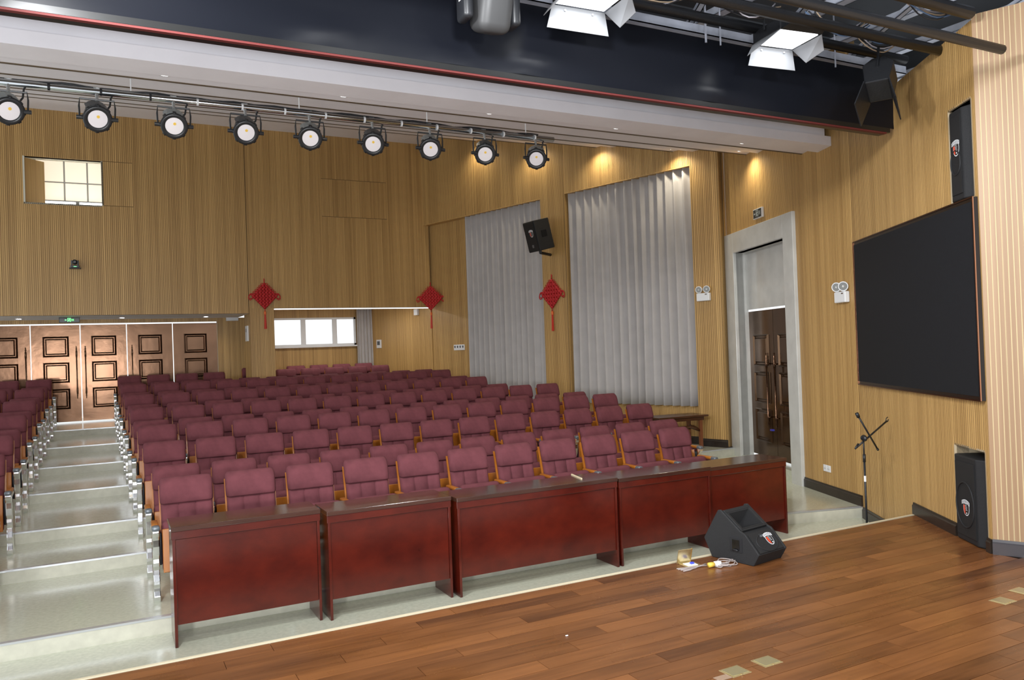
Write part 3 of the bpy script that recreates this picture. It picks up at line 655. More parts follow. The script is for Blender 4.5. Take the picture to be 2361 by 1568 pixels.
# ------------------------------------------------------------------ stage monitor wedge
FB = pZ((1737.3, 1306.6), STG); BB = pZ((1641.6, 1283.7), STG); RB = pZ((1798.5, 1287.5), STG)
yx = Vector((BB.x - FB.x, BB.y - FB.y, 0)).normalized(); xx = Vector((yx.y, -yx.x, 0))
MW = Matrix(((xx.x, yx.x, 0, FB.x), (xx.y, yx.y, 0, FB.y), (0, 0, 1, STG), (0, 0, 0, 1)))
wg = thing('stage_monitor', 'black wedge stage monitor loudspeaker at the stage edge', 'speaker', M=MW); WW = .37
prof = [(0, 0), (-.058, .097), (.075, .243), (.118, .260), (.305, .405), (.335, .400), (.488, .150), (.410, 0)]
MB().ext(prof, 0, .022).build('side_panel', m_spk(), wg, bevel=.006)
MB().ext(prof, WW - .022, WW).build('side_panel', m_spk(), wg, bevel=.006)
inner = [(0, 0.004), (-.050, .092), (.070, .228), (.120, .244), (.215, .195), (.300, .250), (.305, .375), (.33, .388), (.478, .150), (.405, .004)]
MB().ext(inner, .02, WW - .02).build('cabinet', m_spk(), wg)
# horn recess frame and mouth on the upper slope, grille on the lower slope
def on_slope(p, q):
    a = Vector((0, p[0], p[1])); b_ = Vector((0, q[0], q[1])); yv = (b_ - a).normalized(); xv = Vector((1, 0, 0)); zv = xv.cross(yv)
    return Matrix(((xv.x, yv.x, zv.x, a.x), (xv.y, yv.y, zv.y, a.y), (xv.z, yv.z, zv.z, a.z), (0, 0, 0, 1)))
Ls = math.hypot(.12, .136)
ml = on_slope((-.050, .092), (.070, .228))
MB().box(.03, WW - .03, .008, Ls - .004, -.002, .010, 0, ml).build('grille', m_grille(), wg, bevel=.004)
gr = MB(); gr.tube([ml @ Vector((WW / 2 + .12 * math.cos(a), .085 + .075 * math.sin(a), .0105)) for a in [i * PI / 16 for i in range(32)]], .005, 6, closed=True); gr.build('woofer_ring', m_spk(), wg, True)
mu = on_slope((.125, .248), (.29, .375)); Lu = math.hypot(.165, .127)
hn = MB(); x0, x1, y0_, y1_ = .045, WW - .045, .015, Lu - .012
ri = [((x0, x1, y0_, y1_), .016), ((x0 + .012, x1 - .012, y0_ + .01, y1_ - .01), .014), ((x0 + .10, x1 - .10, y0_ + .06, y1_ - .06), -.09)]
vs = []
for (a, b_, c, e), zz in ri: vs += [mu @ Vector(v) for v in ((a, c, zz), (b_, c, zz), (b_, e, zz), (a, e, zz))]
hn.add(vs, [(8, 9, 10, 11)] + [(i * 4 + j, i * 4 + (j + 1) % 4, i * 4 + 4 + (j + 1) % 4, i * 4 + 4 + j) for i in range(2) for j in range(4)])
MB().box(.022, WW - .022, -.004, .014, -.01, .018, 0, mu).box(.022, WW - .022, Lu - .012, Lu + .02, -.01, .018, 0, mu).box(.022, .045, 0, Lu, -.01, .018, 0, mu).box(WW - .045, WW - .022, 0, Lu, -.01, .018, 0, mu).build('horn_frame', m_spk(), wg, bevel=.004)
hn.build('horn', m_grille(), wg)
badge(wg, ml @ T(.235, .105, .012) @ Matrix(((1, 0, 0, 0), (0, 0, 1, 0), (0, -1, 0, 0), (0, 0, 0, 1))), .95)
MB().box(.15, .19, Ls - .045, Ls - .018, .010, .0125, 0, ml).build('terminal_plate', mat('plate_grey', (.10, .11, .12), .4), wg)
hdl = MB().box(-.004, .0, .10, .22, .085, .205); hdl.build('handle_plate', m_black(), wg, bevel=.003)
MB().box(-.006, -.003, .125, .195, .105, .185).build('handle_recess', mat('recess_black', (.004, .004, .004), .2), wg)
MB().tube([(-.010, .135, .100), (-.014, .15, .106), (-.014, .175, .106), (-.010, .19, .100)], .006, 6).build('handle_grip', m_black(), wg, True)
# ------------------------------------------------------------------ cable coil, floor boxes, plates
fbp = pZ((1592, 1303), STG)
fb = thing('floor_box', 'brass floor socket box with its lid standing open beside the monitor', 'floor box', (fbp.x, fbp.y, STG), -.12)
MB().box(-.07, .07, -.06, .06, 0, .006).build('frame_plate', m_brass(), fb, bevel=.002)
MB().box(-.045, .045, -.04, .04, .006, .010).build('socket_insert', m_white(), fb)
MB().box(.0, .028, -.012, .012, .010, .022).build('blue_plug', mat('blue_plastic', (.05, .08, .7), .4), fb)
MB().box(-.062, .062, -.003, .003, 0, .125).build('lid', m_brass(), fb, M=T(-.03, .06, .004) @ RX(.28) @ RZ(.0), bevel=.002)
MB().box(.062, .068, -.005, .005, 0, .127).build('lid_edge', mat('brass_bright', (.85, .65, .25), .25, .9), fb, M=T(-.03, .06, .004) @ RX(.28))
cp = pZ((1664, 1303), STG)
cb = thing('cable_coil', 'loose coil of pale cable lying against the stage monitor', 'cable', (cp.x, cp.y, STG))
rnd = random.Random(4)
for q in range(5):
    a0 = rnd.uniform(0, 6); rx_, ry_ = rnd.uniform(.06, .10), rnd.uniform(.03, .05); cx_, cy_ = rnd.uniform(-.03, .05), rnd.uniform(-.03, .02)
    MB().tube([(cx_ + rx_ * math.cos(t), cy_ + ry_ * math.sin(t) + .02 * math.sin(3 * t + q), -.0 + .006 + .005 * q + .003 * math.sin(2 * t + q)) for t in [a0 + i * 2 * PI / 28 for i in range(28)]], .0042, 6, closed=True).build('cable_loop', m_cable(), cb, True)
for q in range(4):
    MB().tube([(-.10 - .07 * i, .03 + .015 * q + .02 * math.sin(i * 1.3 + q), .006 + .004 * abs(math.sin(i + q))) for i in range(5)], .0042, 6).build('cable_end', m_cable(), cb, True)
MB().tube([(-.14, -.005, .022), (-.09, -.008, .022)], .020, 10).build('yellow_plug', mat('yellow_plastic', (.80, .55, .08), .4), cb, True)
xf(rbox(.06, .04, .04, .008, 2), T(-.055, -.012, .022)).build('white_adapter', m_white(), cb)
for i, (px, py) in enumerate(((1695, 1549), (1768, 1526), (2312, 1386), (2356, 1363))):
    p = pZ((px, py), STG)
    t = thing('floor_plate', ['left one of two neighbouring brass floor socket plates near the bottom edge', 'right one of two neighbouring brass floor socket plates near the bottom edge', 'brass floor socket plate on the stage below the proscenium column', 'dull brass floor plate partly beyond the right edge'][i], 'floor plate', (p.x, p.y, STG), .02)
    MB().box(-.068, .068, -.056, .056, 0, .004).build('frame_plate', m_brass(), t, bevel=.0015)
    MB().box(-.056, .056, -.045, .045, .004, .006).build('cover', mat('brass_cover', (.60, .56, .36), .35, .85), t)
    MB().lathe([(.008, 0), (.008, .003), (0, .003)], 10, T(.0, -.05, .004)).build('lift_stud', m_brass(), t)
p = pZ((1668, 1563), STG)
tag(MB().box(-.05, .05, -.025, .025, 0, .002).build('clear_tape', mat('dull_tape', (.35, .24, .17), .15), M=T(p.x, p.y, STG + .001)), 'strip of clear tape on the stage floor below the brass plates', 'tape')
p = pZ((1307, 1467), STG); tag(rbox(.018, .010, .006, .002, 1).build('paper_scrap', m_white(), M=T(p.x, p.y, STG + .004)), 'tiny white scrap on the stage floor in front of the widest table', 'scrap')
# ------------------------------------------------------------------ microphone stand
bx, by = pY((1998, 1190), 5.50).x, 5.50
def mp_(px, py): v = pY((px, py), by); return Vector((v.x - bx, 0, v.z))
mk = thing('microphone_stand', 'black microphone stand with two crossed boom arms below the screen', 'microphone stand', (bx, by, 0))
mbk = m_blackmetal()
MB().lathe([(.0, 0), (.15, 0), (.15, .012), (.05, .03), (.018, .04)], 28).build('round_base', mbk, mk, True)
hub = mp_(1999, 1008)
MB().tube([(0, 0, .03), (0, 0, hub.z - .22)], .011, 10).build('lower_pole', mbk, mk, True)
MB().tube([(0, 0, hub.z - .22), (0, 0, hub.z)], .008, 10).build('upper_pole', mbk, mk, True)
MB().tube([(0, 0, hub.z - .25), (0, 0, hub.z - .17)], .015, 10).build('height_clutch', mbk, mk, True)
MB().tube([(0, -.0005, hub.z - .45), (0, -.0005, hub.z - .39)], .0115, 10).build('white_sticker', m_white(), mk)
MB().tube([(-.03, -.02, hub.z + .0), (.03, .02, hub.z + .0)], .026, 12).build('boom_joint', mbk, mk, True)
MB().tube([(-.035, -.03, hub.z - .005), (-.015, -.03, hub.z - .005)], .03, 12).build('wing_knob', mbk, mk, True)
a = mp_(1975, 957); b_ = mp_(2022, 1037); ba = MB().tube([a + Vector((0, -.012, 0)), b_ + Vector((0, -.012, 0))], .009, 8).build('boom_arm', mbk, mk, True)
MB().tube([a + Vector((-.012, -.012, .02)), a + Vector((.012, -.012, -.022))], .018, 10).build('microphone_clip', mbk, ba, True)
MB().tube([b_ + Vector((-.01, -.012, .014)), b_ + Vector((.002, -.012, -.003))], .012, 8).build('counterweight', mbk, ba, True)
a = mp_(2047, 971); b_ = mp_(1974, 1035); ba = MB().tube([a + Vector((0, .012, 0)), b_ + Vector((0, .012, 0))], .009, 8).build('boom_arm', mbk, mk, True)
for s_ in (-1, 1): MB().tube([a + Vector((-.02, .012, -.015)), a + Vector((.004 + .012 * s_, .012, .012 - .016 * s_)), a + Vector((.02 + .006 * s_, .012, .028 - .012 * s_))], .005, 6).build('clip_prong', mbk, ba, True)
MB().tube([b_ + Vector((0, .012, 0)), b_ + Vector((.05, .012, .045))], .010, 8).build('arm_sleeve', mbk, ba, True)
# ------------------------------------------------------------------ emergency lights, exit signs, outlets, boxes
def wall_M(P, d, z): return frame2(P, d, z)
def emergency(P, d, z, label, yawl):
    t = thing('emergency_light', label, 'emergency light', M=wall_M(P, d, z)); W_ = m_white()
    xf(rbox(.25, .065, .135, .012, 2), T(0, -.034, 0)).build('housing', W_, t)
    MB().box(.045, .085, -.0685, -.0665, .035, .05).build('indicator', mat('indicator_dark', (.12, .08, .06), .3), t)
    for s_ in (-1, 1):
        Mh = T(.074 * s_, -.05, .128) @ RZ(yawl + .12 * s_) @ RX(PI / 2 + .1)
        h = MB(); h.lathe([(.0, -.045), (.035, -.042), (.056, -.015), (.060, .02), (.056, .028), (.048, .022)], 24, Mh, cap=False); h = h.build('lamp_head', W_, t, True)
        MB().lathe([(.047, .020), (.047, .0215), (0, .0215)], 24, Mh).build('lens', mat('lamp_glass_grey', (.22, .22, .21), .12, .4), h)
        MB().lathe([(.016, .0215), (.010, .027), (0, .027)], 12, Mh).build('bulb', mat('bulb_grey', (.6, .6, .58), .2, .5), h)
        MB().tube([(.068 * s_, -.04, .06), (.068 * s_, -.04, .085)], .012, 8).build('neck', W_, t)
    return t
q = pL((1625, 685), A0, EE); emergency(q, EE, q.z, 'white twin-head emergency light on the pilaster beside the large curtain', .25)
q = pL((1947, 685), C0, DD); emergency(q, DD, q.z, 'white twin-head emergency light just left of the dark screen', .75)
def exit_sign(M, w_, h_, label, lit_):
    t = thing('exit_sign', label, 'sign', M=M)
    MB().box(-w_ / 2, w_ / 2, -.035, 0, -h_ / 2, h_ / 2).build('casing', m_white() if not lit_ else m_black(), t, bevel=.004)
    MB().box(-w_ / 2 + .012, w_ / 2 - .012, -.037, -.034, -h_ / 2 + .012, h_ / 2 - .012).build('face', mat('sign_face_dark', (.018, .022, .02), .2), t)
    m_ = mat('sign_green', (.1, .9, .2), .4, emit=(.15, 1, .25), estr=2.2) if lit_ else mat('sign_pale', (.55, .60, .58), .4)
    k = h_ / .14; g = MB()
    def q4(x0, x1, z0_, z1_): g.box(x0 * k, x1 * k, -.0385, -.037, z0_ * k, z1_ * k)
    # doorway with a running figure
    q4(-.040, -.034, -.048, .048); q4(-.040, .034, .042, .048); q4(.028, .034, -.048, .048)
    q4(-.008, .006, .020, .034)                                               # head
    for a_, c_ in (((-.002, .018), (-.010, -.008)), ((-.010, -.008), (.010, -.020)), ((.010, -.020), (.006, -.042)), ((-.010, -.008), (-.022, -.030)), ((-.022, -.030), (-.036, -.034)), ((-.004, .012), (.018, .006)), ((-.004, .012), (-.022, .002))):
        g.tube([(a_[0] * k, -.038, a_[1] * k), (c_[0] * k, -.038, c_[1] * k)], .0045 * k, 4)
    # arrow on one side, small characters on the other
    g.add([(-.105 * k, -.0385, 0), (-.085 * k, -.0385, .018 * k), (-.085 * k, -.0385, -.018 * k)], [(0, 1, 2)]); q4(-.085, -.060, -.006, .006)
    for i in range(2):
        x = .050 + .030 * i; q4(x, x + .022, .016, .020); q4(x + .009, x + .013, -.02, .028); q4(x, x + .022, -.004, 0); q4(x, x + .022, -.024, -.020)
    g.build('pictogram', m_, t); return t
q = pL((1751, 492), C0, DD); exit_sign(wall_M(q, DD, q.z), .30, .15, 'unlit black exit sign with running figure above the marble door surround', False)
q = pY((160, 734), 18.3); exit_sign(Matrix(((1, 0, 0, q.x), (0, 1, 0, q.y), (0, 0, 1, ZLOB - .065), (0, 0, 0, 1))), .37, .11, 'lit green exit sign hanging over the bronze lobby doors', True)
def outlet(P, d, z, label):
    t = thing('wall_outlet', label, 'outlet', M=wall_M(P, d, z))
    for s_ in (-1, 1): xf(rbox(.084, .012, .086, .004, 2), T(.044 * s_, -.006, 0)).build('socket_plate', m_white(), t)
    for s_ in (-1, 1):
        for dx in (-.012, .012): MB().box(.044 * s_ + dx - .002, .044 * s_ + dx + .002, -.0135, -.012, -.012, .004).build('socket_slot', m_black(), t)
q = pL((1908, 1080), C0, DD); outlet(q, DD, q.z, 'white double wall outlet left of the microphone stand')
def wbox(M, w_, h_, d_, name, label, cat, face=None, slots=0):
    t = thing(name, label, cat, M=M)
    xf(rbox(w_, d_, h_, .006, 2), T(0, -d_ / 2, 0)).build('casing', m_white(), t)
    if face: MB().box(face[0], face[1], -d_ - .003, -d_ + .001, face[2], face[3]).build('display', mat('display_grey', (.10, .11, .12), .3), t)
    for i in range(slots): x = -w_ / 2 + w_ * (i + .5) / slots; MB().box(x - .022, x + .022, -d_ - .003, -d_ + .001, -.01, .04).build('button', mat('display_grey', (.1, .11, .12), .3), t)
    return t
IX = Matrix.Identity(4)
q = pY((535, 732), YD - .05); wbox(T(q.x, YD - .002, q.z - .02), .27, .12, .09, 'control_box', 'white box on the lobby wall right of the bronze doors', 'box')
q = pY((572, 769), 17.95); wbox(Matrix(((0, 1, 0, XP0 - .014), (-1, 0, 0, 18.02), (0, 0, 1, q.z), (0, 0, 0, 1))), .30, .34, .03, 'notice_panel', 'white upright panel on the side of the lobby pillar', 'panel', (-.05, .03, .03, .11))
qa = Vector((6.985, 17.72)); da = (Vector((XAR, YA)) - qa).normalized()
q = pL((875, 793), qa, da); wbox(wall_M(q, da, q.z), .20, .22, .03, 'thermostat', 'white thermostat with dark display on the alcove side wall', 'thermostat', (-.06, .06, -.03, .07))
q = pL((962, 718), qa, da); wbox(wall_M(q, da, q.z - .02), .14, .15, .06, 'wall_sensor', 'small white box high on the alcove side wall', 'box')
q = pL((1060, 801), A2, EE); wbox(wall_M(q, EE, q.z), .38, .13, .025, 'switch_panel', 'white panel with four dark switches left of the rear curtain', 'switch', None, 4)
# track camera on the back wall
q = pY((173, 612), YB)
pc = thing('conference_camera', 'small grey pan-tilt camera on the back wall above the doors', 'camera', (q.x, YB, q.z))
MB().box(-.10, .10, -.15, .0, -.075, -.06).build('bracket', m_black(), pc)
gy = mat('camera_grey', (.10, .11, .12), .4)
xf(rbox(.16, .12, .05, .015, 2), T(0, -.08, -.033)).build('base', gy, pc)
MB().box(-.02, .03, -.142, -.139, -.042, -.034).build('green_led', mat('led_green', (.1, .8, .2), .4, emit=(.2, 1, .3), estr=1.5), pc)
for s_ in (-1, 1): MB().box(.055 * s_ - .012, .055 * s_ + .012, -.11, -.05, -.01, .09).build('yoke_arm', gy, pc, bevel=.006)
hd_ = MB().lathe([(0, -.055), (.04, -.05), (.048, 0), (.046, .05), (.0, .055)], 18, T(0, -.08, .055) @ RX(PI / 2)).build('camera_head', m_black(), pc, True)
MB().lathe([(.022, .055), (.022, .062), (0, .062)], 16, T(0, -.08, .055) @ RX(PI / 2)).build('lens', mat('lens_glass', (.35, .37, .4), .05, .6), hd_)
# ------------------------------------------------------------------ chinese knots
def knot(M, label, s=1.0):
    t = thing('chinese_knot', label, 'wall decoration', M=M @ Matrix.Diagonal((s, s, s, 1)))
    n = 8; R_ = .235; body = MB()
    for i in range(n):
        k = -R_ + 2 * R_ * (i + .5) / n
        for sgn in (1, -1):
            pts = []
            for j in range(17):
                q_ = -R_ + 2 * R_ * j / 16; a_, c_ = (k, q_) if sgn > 0 else (q_, k)
                yy = -.03 + .012 * sgn * math.cos(PI * (q_ / R_ * n / 2 + i))
                pts.append(((a_ - c_) * .7071, yy, (a_ + c_) * .7071 * 1.06))
            body.tube(pts, .026, 5)
    body.build('woven_body', m_red(), t, True)
    for sx in (-1, 1):
        for i in range(6):                                    # small loops up the upper edges
            f_ = (i + .6) / 6.6; cx_ = sx * (R_ * 1.414 * (1 - f_) + .012); cz_ = R_ * 1.5 * f_ + .010
            MB().tube([(cx_ + .026 * math.cos(a_), -.03, cz_ + .026 * math.sin(a_)) for a_ in [2 * PI * j / 10 for j in range(10)]], .009, 5, closed=True).build('edge_loop', m_red(), t, True)
        for (lx, lz, ra, rb, rot) in ((.33, -.01, .075, .05, -.5), (.35, -.02, .05, .085, .3)):
            MB().tube([(sx * (lx + ra * math.cos(a_) * math.cos(rot) - rb * math.sin(a_) * math.sin(rot)), -.03, lz + ra * math.cos(a_) * math.sin(rot) + rb * math.sin(a_) * math.cos(rot)) for a_ in [2 * PI * j / 16 for j in range(16)]], .011, 5, closed=True).build('side_loop', m_red(), t, True)
    MB().tube([(0, -.02, R_ * 1.45), (0, -.015, R_ * 1.45 + .12)], .013, 6).build('hanging_cord', m_red(), t, True)
    MB().tube([(0, -.03, -R_ * 1.5), (0, -.03, -R_ * 1.5 - .05)], .012, 6).build('lower_cord', m_red(), t, True)
    zt = -R_ * 1.5 - .05
    MB().lathe([(.0, 0), (.026, -.005), (.032, -.04), (.026, -.075), (.030, -.085), (.0, -.09)], 14, T(0, -.03, zt)).build('bead', m_orange(), t, True)
    ts = MB(); rnd = random.Random(3)
    for i in range(22):
        a_ = rnd.uniform(0, 6.28); r_ = .022 * math.sqrt(rnd.random()); ts.tube([(r_ * .8 * math.cos(a_), -.03 + r_ * .6 * math.sin(a_), zt - .085), (r_ * 1.5 * math.cos(a_), -.03 + r_ * .7 * math.sin(a_), zt - .46 + rnd.uniform(-.01, .01))], .0055, 4)
    ts.build('tassel', mat('tassel_red', (.62, .045, .025), .6), t)
    return t
q = pY((609, 683), YB); knot(T(q.x, YB - .03, q.z), 'red chinese knot on the pillar left of the bright window', .83)
q = pY((993, 688), 17.42); knot(T(q.x, 17.42, q.z) @ RZ(-.38), 'red chinese knot at the back right corner above the alcove edge', .83)
q = pL((1274, 678), A0, EE); knot(wall_M(q, EE, q.z), 'bright red chinese knot under the hanging loudspeaker', .86)
# ------------------------------------------------------------------ bracket loudspeaker on the pilaster
q = pL((1268, 590), A0, EE)
Mb = T(q.x - .34, q.y - .20, q.z + .38)
bs = thing('bracket_loudspeaker', 'black loudspeaker on a wall bracket between the two big curtains', 'speaker', M=Mb @ RZ(-1.5) @ Matrix.Rotation(.24, 4, 'X'))
MB().prism([(-.20, -.20), (.20, -.20), (.14, .20), (-.14, .20)], -.30, .30).build('cabinet', m_spk(), bs, bevel=.012)
MB().box(-.18, .18, -.212, -.199, -.28, .28).build('grille', m_grille(), bs, bevel=.004)
badge(bs, T(.05, -.214, .06), 1.3)
MB().box(-.02, .04, -.2145, -.2125, -.22, -.16).build('terminal_plate', mat('plate_grey', (.1, .11, .12), .4), bs)
for sx in (-1, 1): MB().box(-.07, .07, -.004, .004, -.05, .08, 0, T(.172 * sx, 0, 0) @ RZ(PI / 2 + .149 * sx)).build('handle_recess', mat('recess_black', (.004, .004, .004), .2), bs)
wbk = MB().tube([(q.x - .34, q.y - .2, q.z + .10), (q.x - .33, q.y - .2, q.z + .03), (q.x - .0, q.y - .02, q.z + .02)], .03, 8)
tag(wbk.build('speaker_bracket', m_blackmetal()), 'black steel wall bracket carrying the loudspeaker between the curtains', 'bracket')
# ------------------------------------------------------------------ low side table by the big curtain
st = thing('side_table', 'low dark wooden table under the large curtain at the right', 'table', (8.42, 10.42, LV[2]), -.10)
dk = wood('dark_teak', (.05, .018, .008), (.11, .045, .02), .25, 'X', 30, 4, .1, .2)
MB().box(-.48, .48, -.24, .24, .53, .56).build('table_top', dk, st, bevel=.006)
MB().box(-.42, .42, -.19, .19, .47, .53).build('apron', dk, st)
rd = wood('red_teak', (.14, .04, .014), (.24, .08, .03), .3, 'Z', 30, 4, .1, .2)
for sx in (-1, 1):
    for sy in (-1, 1): MB().box(sx * .36 - .025, sx * .36 + .025, sy * .17 - .025, sy * .17 + .025, 0, .47).build('leg', rd, st)
    MB().tube([(sx * .36, -.16, .30), (sx * .30, -.05, .36), (sx * .30, .05, .36), (sx * .36, .16, .30)], .022, 6).build('stretcher', dk, st, True)
MB().tube([(-.34, -.17, .30), (-.15, -.17, .37), (.15, -.17, .37), (.34, -.17, .30)], .022, 6).build('stretcher', dk, st, True)
# ------------------------------------------------------------------ lighting pipe with nine spotlights
YP = 7.80; ZP = .308 * YP + CZ
pp = thing('lighting_pipe', 'polished steel lighting pipe carrying the row of spotlights below the ceiling', 'pipe', (0, YP, ZP))
MB().tube([(-2.2, 0, 0), (4.66, 0, 0)], .030, 14).build('pipe', mat('polished_pipe', (.62, .65, .68), .16, 1), pp, True)
rnd = random.Random(11)
for i in range(16):
    x = -1.6 + .40 * i; MB().tube([(x, -.001, 0), (x + .018, -.001, 0)], .0325, 12).build('tape_wrap' if i < 6 else 'cable_tie', m_black() if i < 6 else m_white(), pp)
pts = []
for i in range(70):
    x = -2.1 + i * .095; pts.append((x, -.004 + .012 * math.sin(i * .9), .030 + .010 * abs(math.sin(i * .37 + .5)) + .004 * math.sin(i * 1.7)))
MB().tube(pts, .006, 6).build('feed_cable', m_black(), pp, True)
MB().tube([(x, y_ + .018, z_ - .004) for x, y_, z_ in pts], .006, 6).build('feed_cable', m_black(), pp, True)
for x in (-1.4, .25, 1.75, 3.1, 4.3): MB().tube([(x, 0, .02), (x, 0, .30)], .006, 6).build('hanger_rod', m_white(), pp)
LX = [-.088, -.003, .077, .158, .2365, .319, .400, .483, .566]; LZ = .2767
sl = ['leftmost spotlight on the ceiling pipe, cut by the left edge'] + ['%s spotlight from the left on the ceiling pipe' % ORD[i] for i in range(1, 8)] + ['last spotlight on the right end of the ceiling pipe']
can = mat('can_black', (.02, .021, .023), .35); can2 = mat('can_grey', (.35, .38, .38), .4, .3)
PARS = []
tgt = Vector((.9, 1.2, CZ - 1.9))
for i, lx in enumerate(LX):
    c = Vector((lx * YP, YP - .02, LZ * YP + CZ)); dr = (tgt - c).normalized(); dr.x -= .03 * (i % 3 - 1); dr.normalize()
    zq = -dr; xq = Vector((0, 0, 1)).cross(zq).normalized(); yq = zq.cross(xq)
    Ml = Matrix(((xq.x, yq.x, zq.x, 0), (xq.y, yq.y, zq.y, 0), (xq.z, yq.z, zq.z, 0), (0, 0, 0, 1)))
    t = thing('stage_spotlight', sl[i], 'spotlight', c, 0, 'spotlights on the ceiling pipe')
    if not PARS:
        b1 = MB().lathe([(.0, .20), (.07, .20), (.085, .17), (.095, .08), (.108, .02), (.118, .0), (.118, -.02), (.108, -.030), (.084, -.026), (.078, -.018)], 28, cap=False)
        for k in range(8):
            a_ = 2 * PI * k / 8; b1.box(-.014, .014, .105, .124, -.022, .03, 0, RZ(a_))
        PARS.append(b1.mesh('spot_body', can, True))
        b2 = MB().lathe([(.080, -.018), (.060, -.021), (.03, -.023), (.0, -.0235)], 28, cap=False); PARS.append(b2.mesh('spot_lens', mat('milky_lens', (.93, .88, .90), .35, 0, .4), True))
        PARS.append(MB().lathe([(.013, -.0225), (.013, -.0255), (0, -.0255)], 14, T(-.002, .022, 0)).mesh('spot_led', mat('yellow_led', (.95, .62, .10), .4)))
        b3 = MB()
        for k in range(5): a_ = (.5 - .22 + .11 * k) * PI; b3.box(-.022, .022, .088, .112, .03, .17, 0, RZ(a_ - PI / 2))
        PARS.append(b3.mesh('spot_top_cover', can2)); PARS_DARK = b3.mesh('spot_top_cover_dark', mat('can_dark_grey', (.06, .065, .07), .4, .2))
        yk = MB(); yk.tube([(-.138, 0, 0), (-.142, .0, .10), (-.135, .0, .165), (.135, .0, .165), (.142, .0, .10), (.138, 0, 0)], .008, 6)
        PARS.append(yk.mesh('spot_yoke', can))
        PARS.append(MB().tube([(.108, 0, 0), (.165, 0, 0)], .018, 10).mesh('spot_knob', can))
        PARS.append(MB().tube([(0, 0, .155), (0, .01, .235)], .014, 8).tube([(-.022, .02, .235), (-.022, .02, .275), (.022, .02, .275), (.022, .02, .235)], .010, 6).mesh('spot_clamp', mat('clamp_silver', (.7, .72, .72), .3, .8)))
        PARS.append(MB().tube([(.05, .05, .06), (.10, .04, .13), (.11, .03, .20), (.14, .02, .26)], .009, 6).mesh('spot_cord', can))
    body = link('body', PARS[0], t, Ml); link('lens', PARS[1], body); link('led_chip', PARS[2], body)
    link('top_cover', PARS[3] if i % 2 == 0 else PARS_DARK, body)
    yaw = math.atan2(-dr.x, -dr.y) if False else 0
    link('yoke', PARS[4], t); link('tilt_knob', PARS[5], t); link('tilt_knob', PARS[5], t, RZ(PI)); link('clamp', PARS[6], t); link('power_cord', PARS[7], t)
# ------------------------------------------------------------------ stage LED panel lights with barn doors
def panel_light(c, rz, tilt, label, power, w_=.46, d_=.36):
    t = thing('led_panel_light', label, 'stage light', M=T(*c) @ RZ(rz) @ RX(tilt))
    MB().box(-w_ / 2, w_ / 2, -d_ / 2, d_ / 2, .01, .11).build('housing', m_blackmetal(), t, bevel=.01)
    MB().box(-w_ / 2 + .02, w_ / 2 - .02, -d_ / 2 + .02, d_ / 2 - .02, .0, .009).build('light_face', mat('panel_glow', (1, 1, 1), .4, emit=(.95, .98, 1), estr=1.5), t)
    wd = mat('barn_door', (.34, .35, .37), .45, .2)
    fz = -.17
    MB().add([(-w_ / 2, 0, 0), (w_ / 2, 0, 0), (w_ / 2 + .04, .02, fz), (-w_ / 2 - .04, .02, fz), (-w_ / 2, .004, 0), (w_ / 2, .004, 0), (w_ / 2 + .04, .024, fz), (-w_ / 2 - .04, .024, fz)],
             [(0, 1, 2, 3), (7, 6, 5, 4), (0, 4, 5, 1), (2, 6, 7, 3), (0, 3, 7, 4), (1, 5, 6, 2)]).build('barn_door', wd, t, M=T(0, d_ / 2, 0))
    for s_ in (-1, 1):
        MB().add([(0, -d_ / 2, 0), (0, d_ / 2, 0), (s_ * .10, d_ / 2 - .05, -.12), (s_ * .10, -d_ / 2 + .09, -.09), (s_ * .004, -d_ / 2, .004), (s_ * .004, d_ / 2, .004), (s_ * .104, d_ / 2 - .05, -.12), (s_ * .104, -d_ / 2 + .09, -.09)],
                 [(0, 1, 2, 3), (7, 6, 5, 4), (0, 4, 5, 1), (2, 6, 7, 3), (0, 3, 7, 4), (1, 5, 6, 2)]).build('barn_door', wd, t, M=T(s_ * w_ / 2, 0, 0))
    MB().add([(-w_ / 2, 0, 0), (w_ / 2, 0, 0), (w_ / 2 - .04, -.14, .03), (-w_ / 2 + .04, -.14, .03), (-w_ / 2, 0, .004), (w_ / 2, 0, .004), (w_ / 2 - .04, -.14, .034), (-w_ / 2 + .04, -.14, .034)],
             [(0, 1, 2, 3), (7, 6, 5, 4), (0, 4, 5, 1), (2, 6, 7, 3), (0, 3, 7, 4), (1, 5, 6, 2)]).build('barn_door', m_blackmetal(), t, M=T(0, -d_ / 2, 0))
    MB().tube([(-w_ / 2 - .02, 0, .06), (-w_ / 2 - .02, 0, .22), (w_ / 2 + .02, 0, .22), (w_ / 2 + .02, 0, .06)], .010, 6).build('yoke', m_blackmetal(), t)
    for s_ in (-1, 1): MB().lathe([(.008, 0), (.008, .004), (0, .005)], 10, T(s_ * .12, d_ / 2 + .001, -.03) @ RX(PI / 2)).build('rivet', m_chrome(), t)
    ld = bpy.data.lights.new('panel_lamp', 'AREA'); ld.shape = 'RECTANGLE'; ld.size = w_ - .06; ld.size_y = d_ - .06; ld.energy = power; ld.color = (.96, .98, 1); ld.spread = 2.6
    lo = bpy.data.objects.new('panel_lamp', ld); C.objects.link(lo); lo.parent = t; lo.location = (0, 0, -.006)
    return t
panel_light((5.22, 4.80, 2.545 + CZ), -.12, 0, 'bright LED panel light with one white barn door flap above the stage', LAMP_STAGE, .42, .36)
panel_light((3.26, 4.84, 2.575 + CZ), -.05, .0, 'LED panel light with angled grey barn doors at the top edge', LAMP_STAGE)
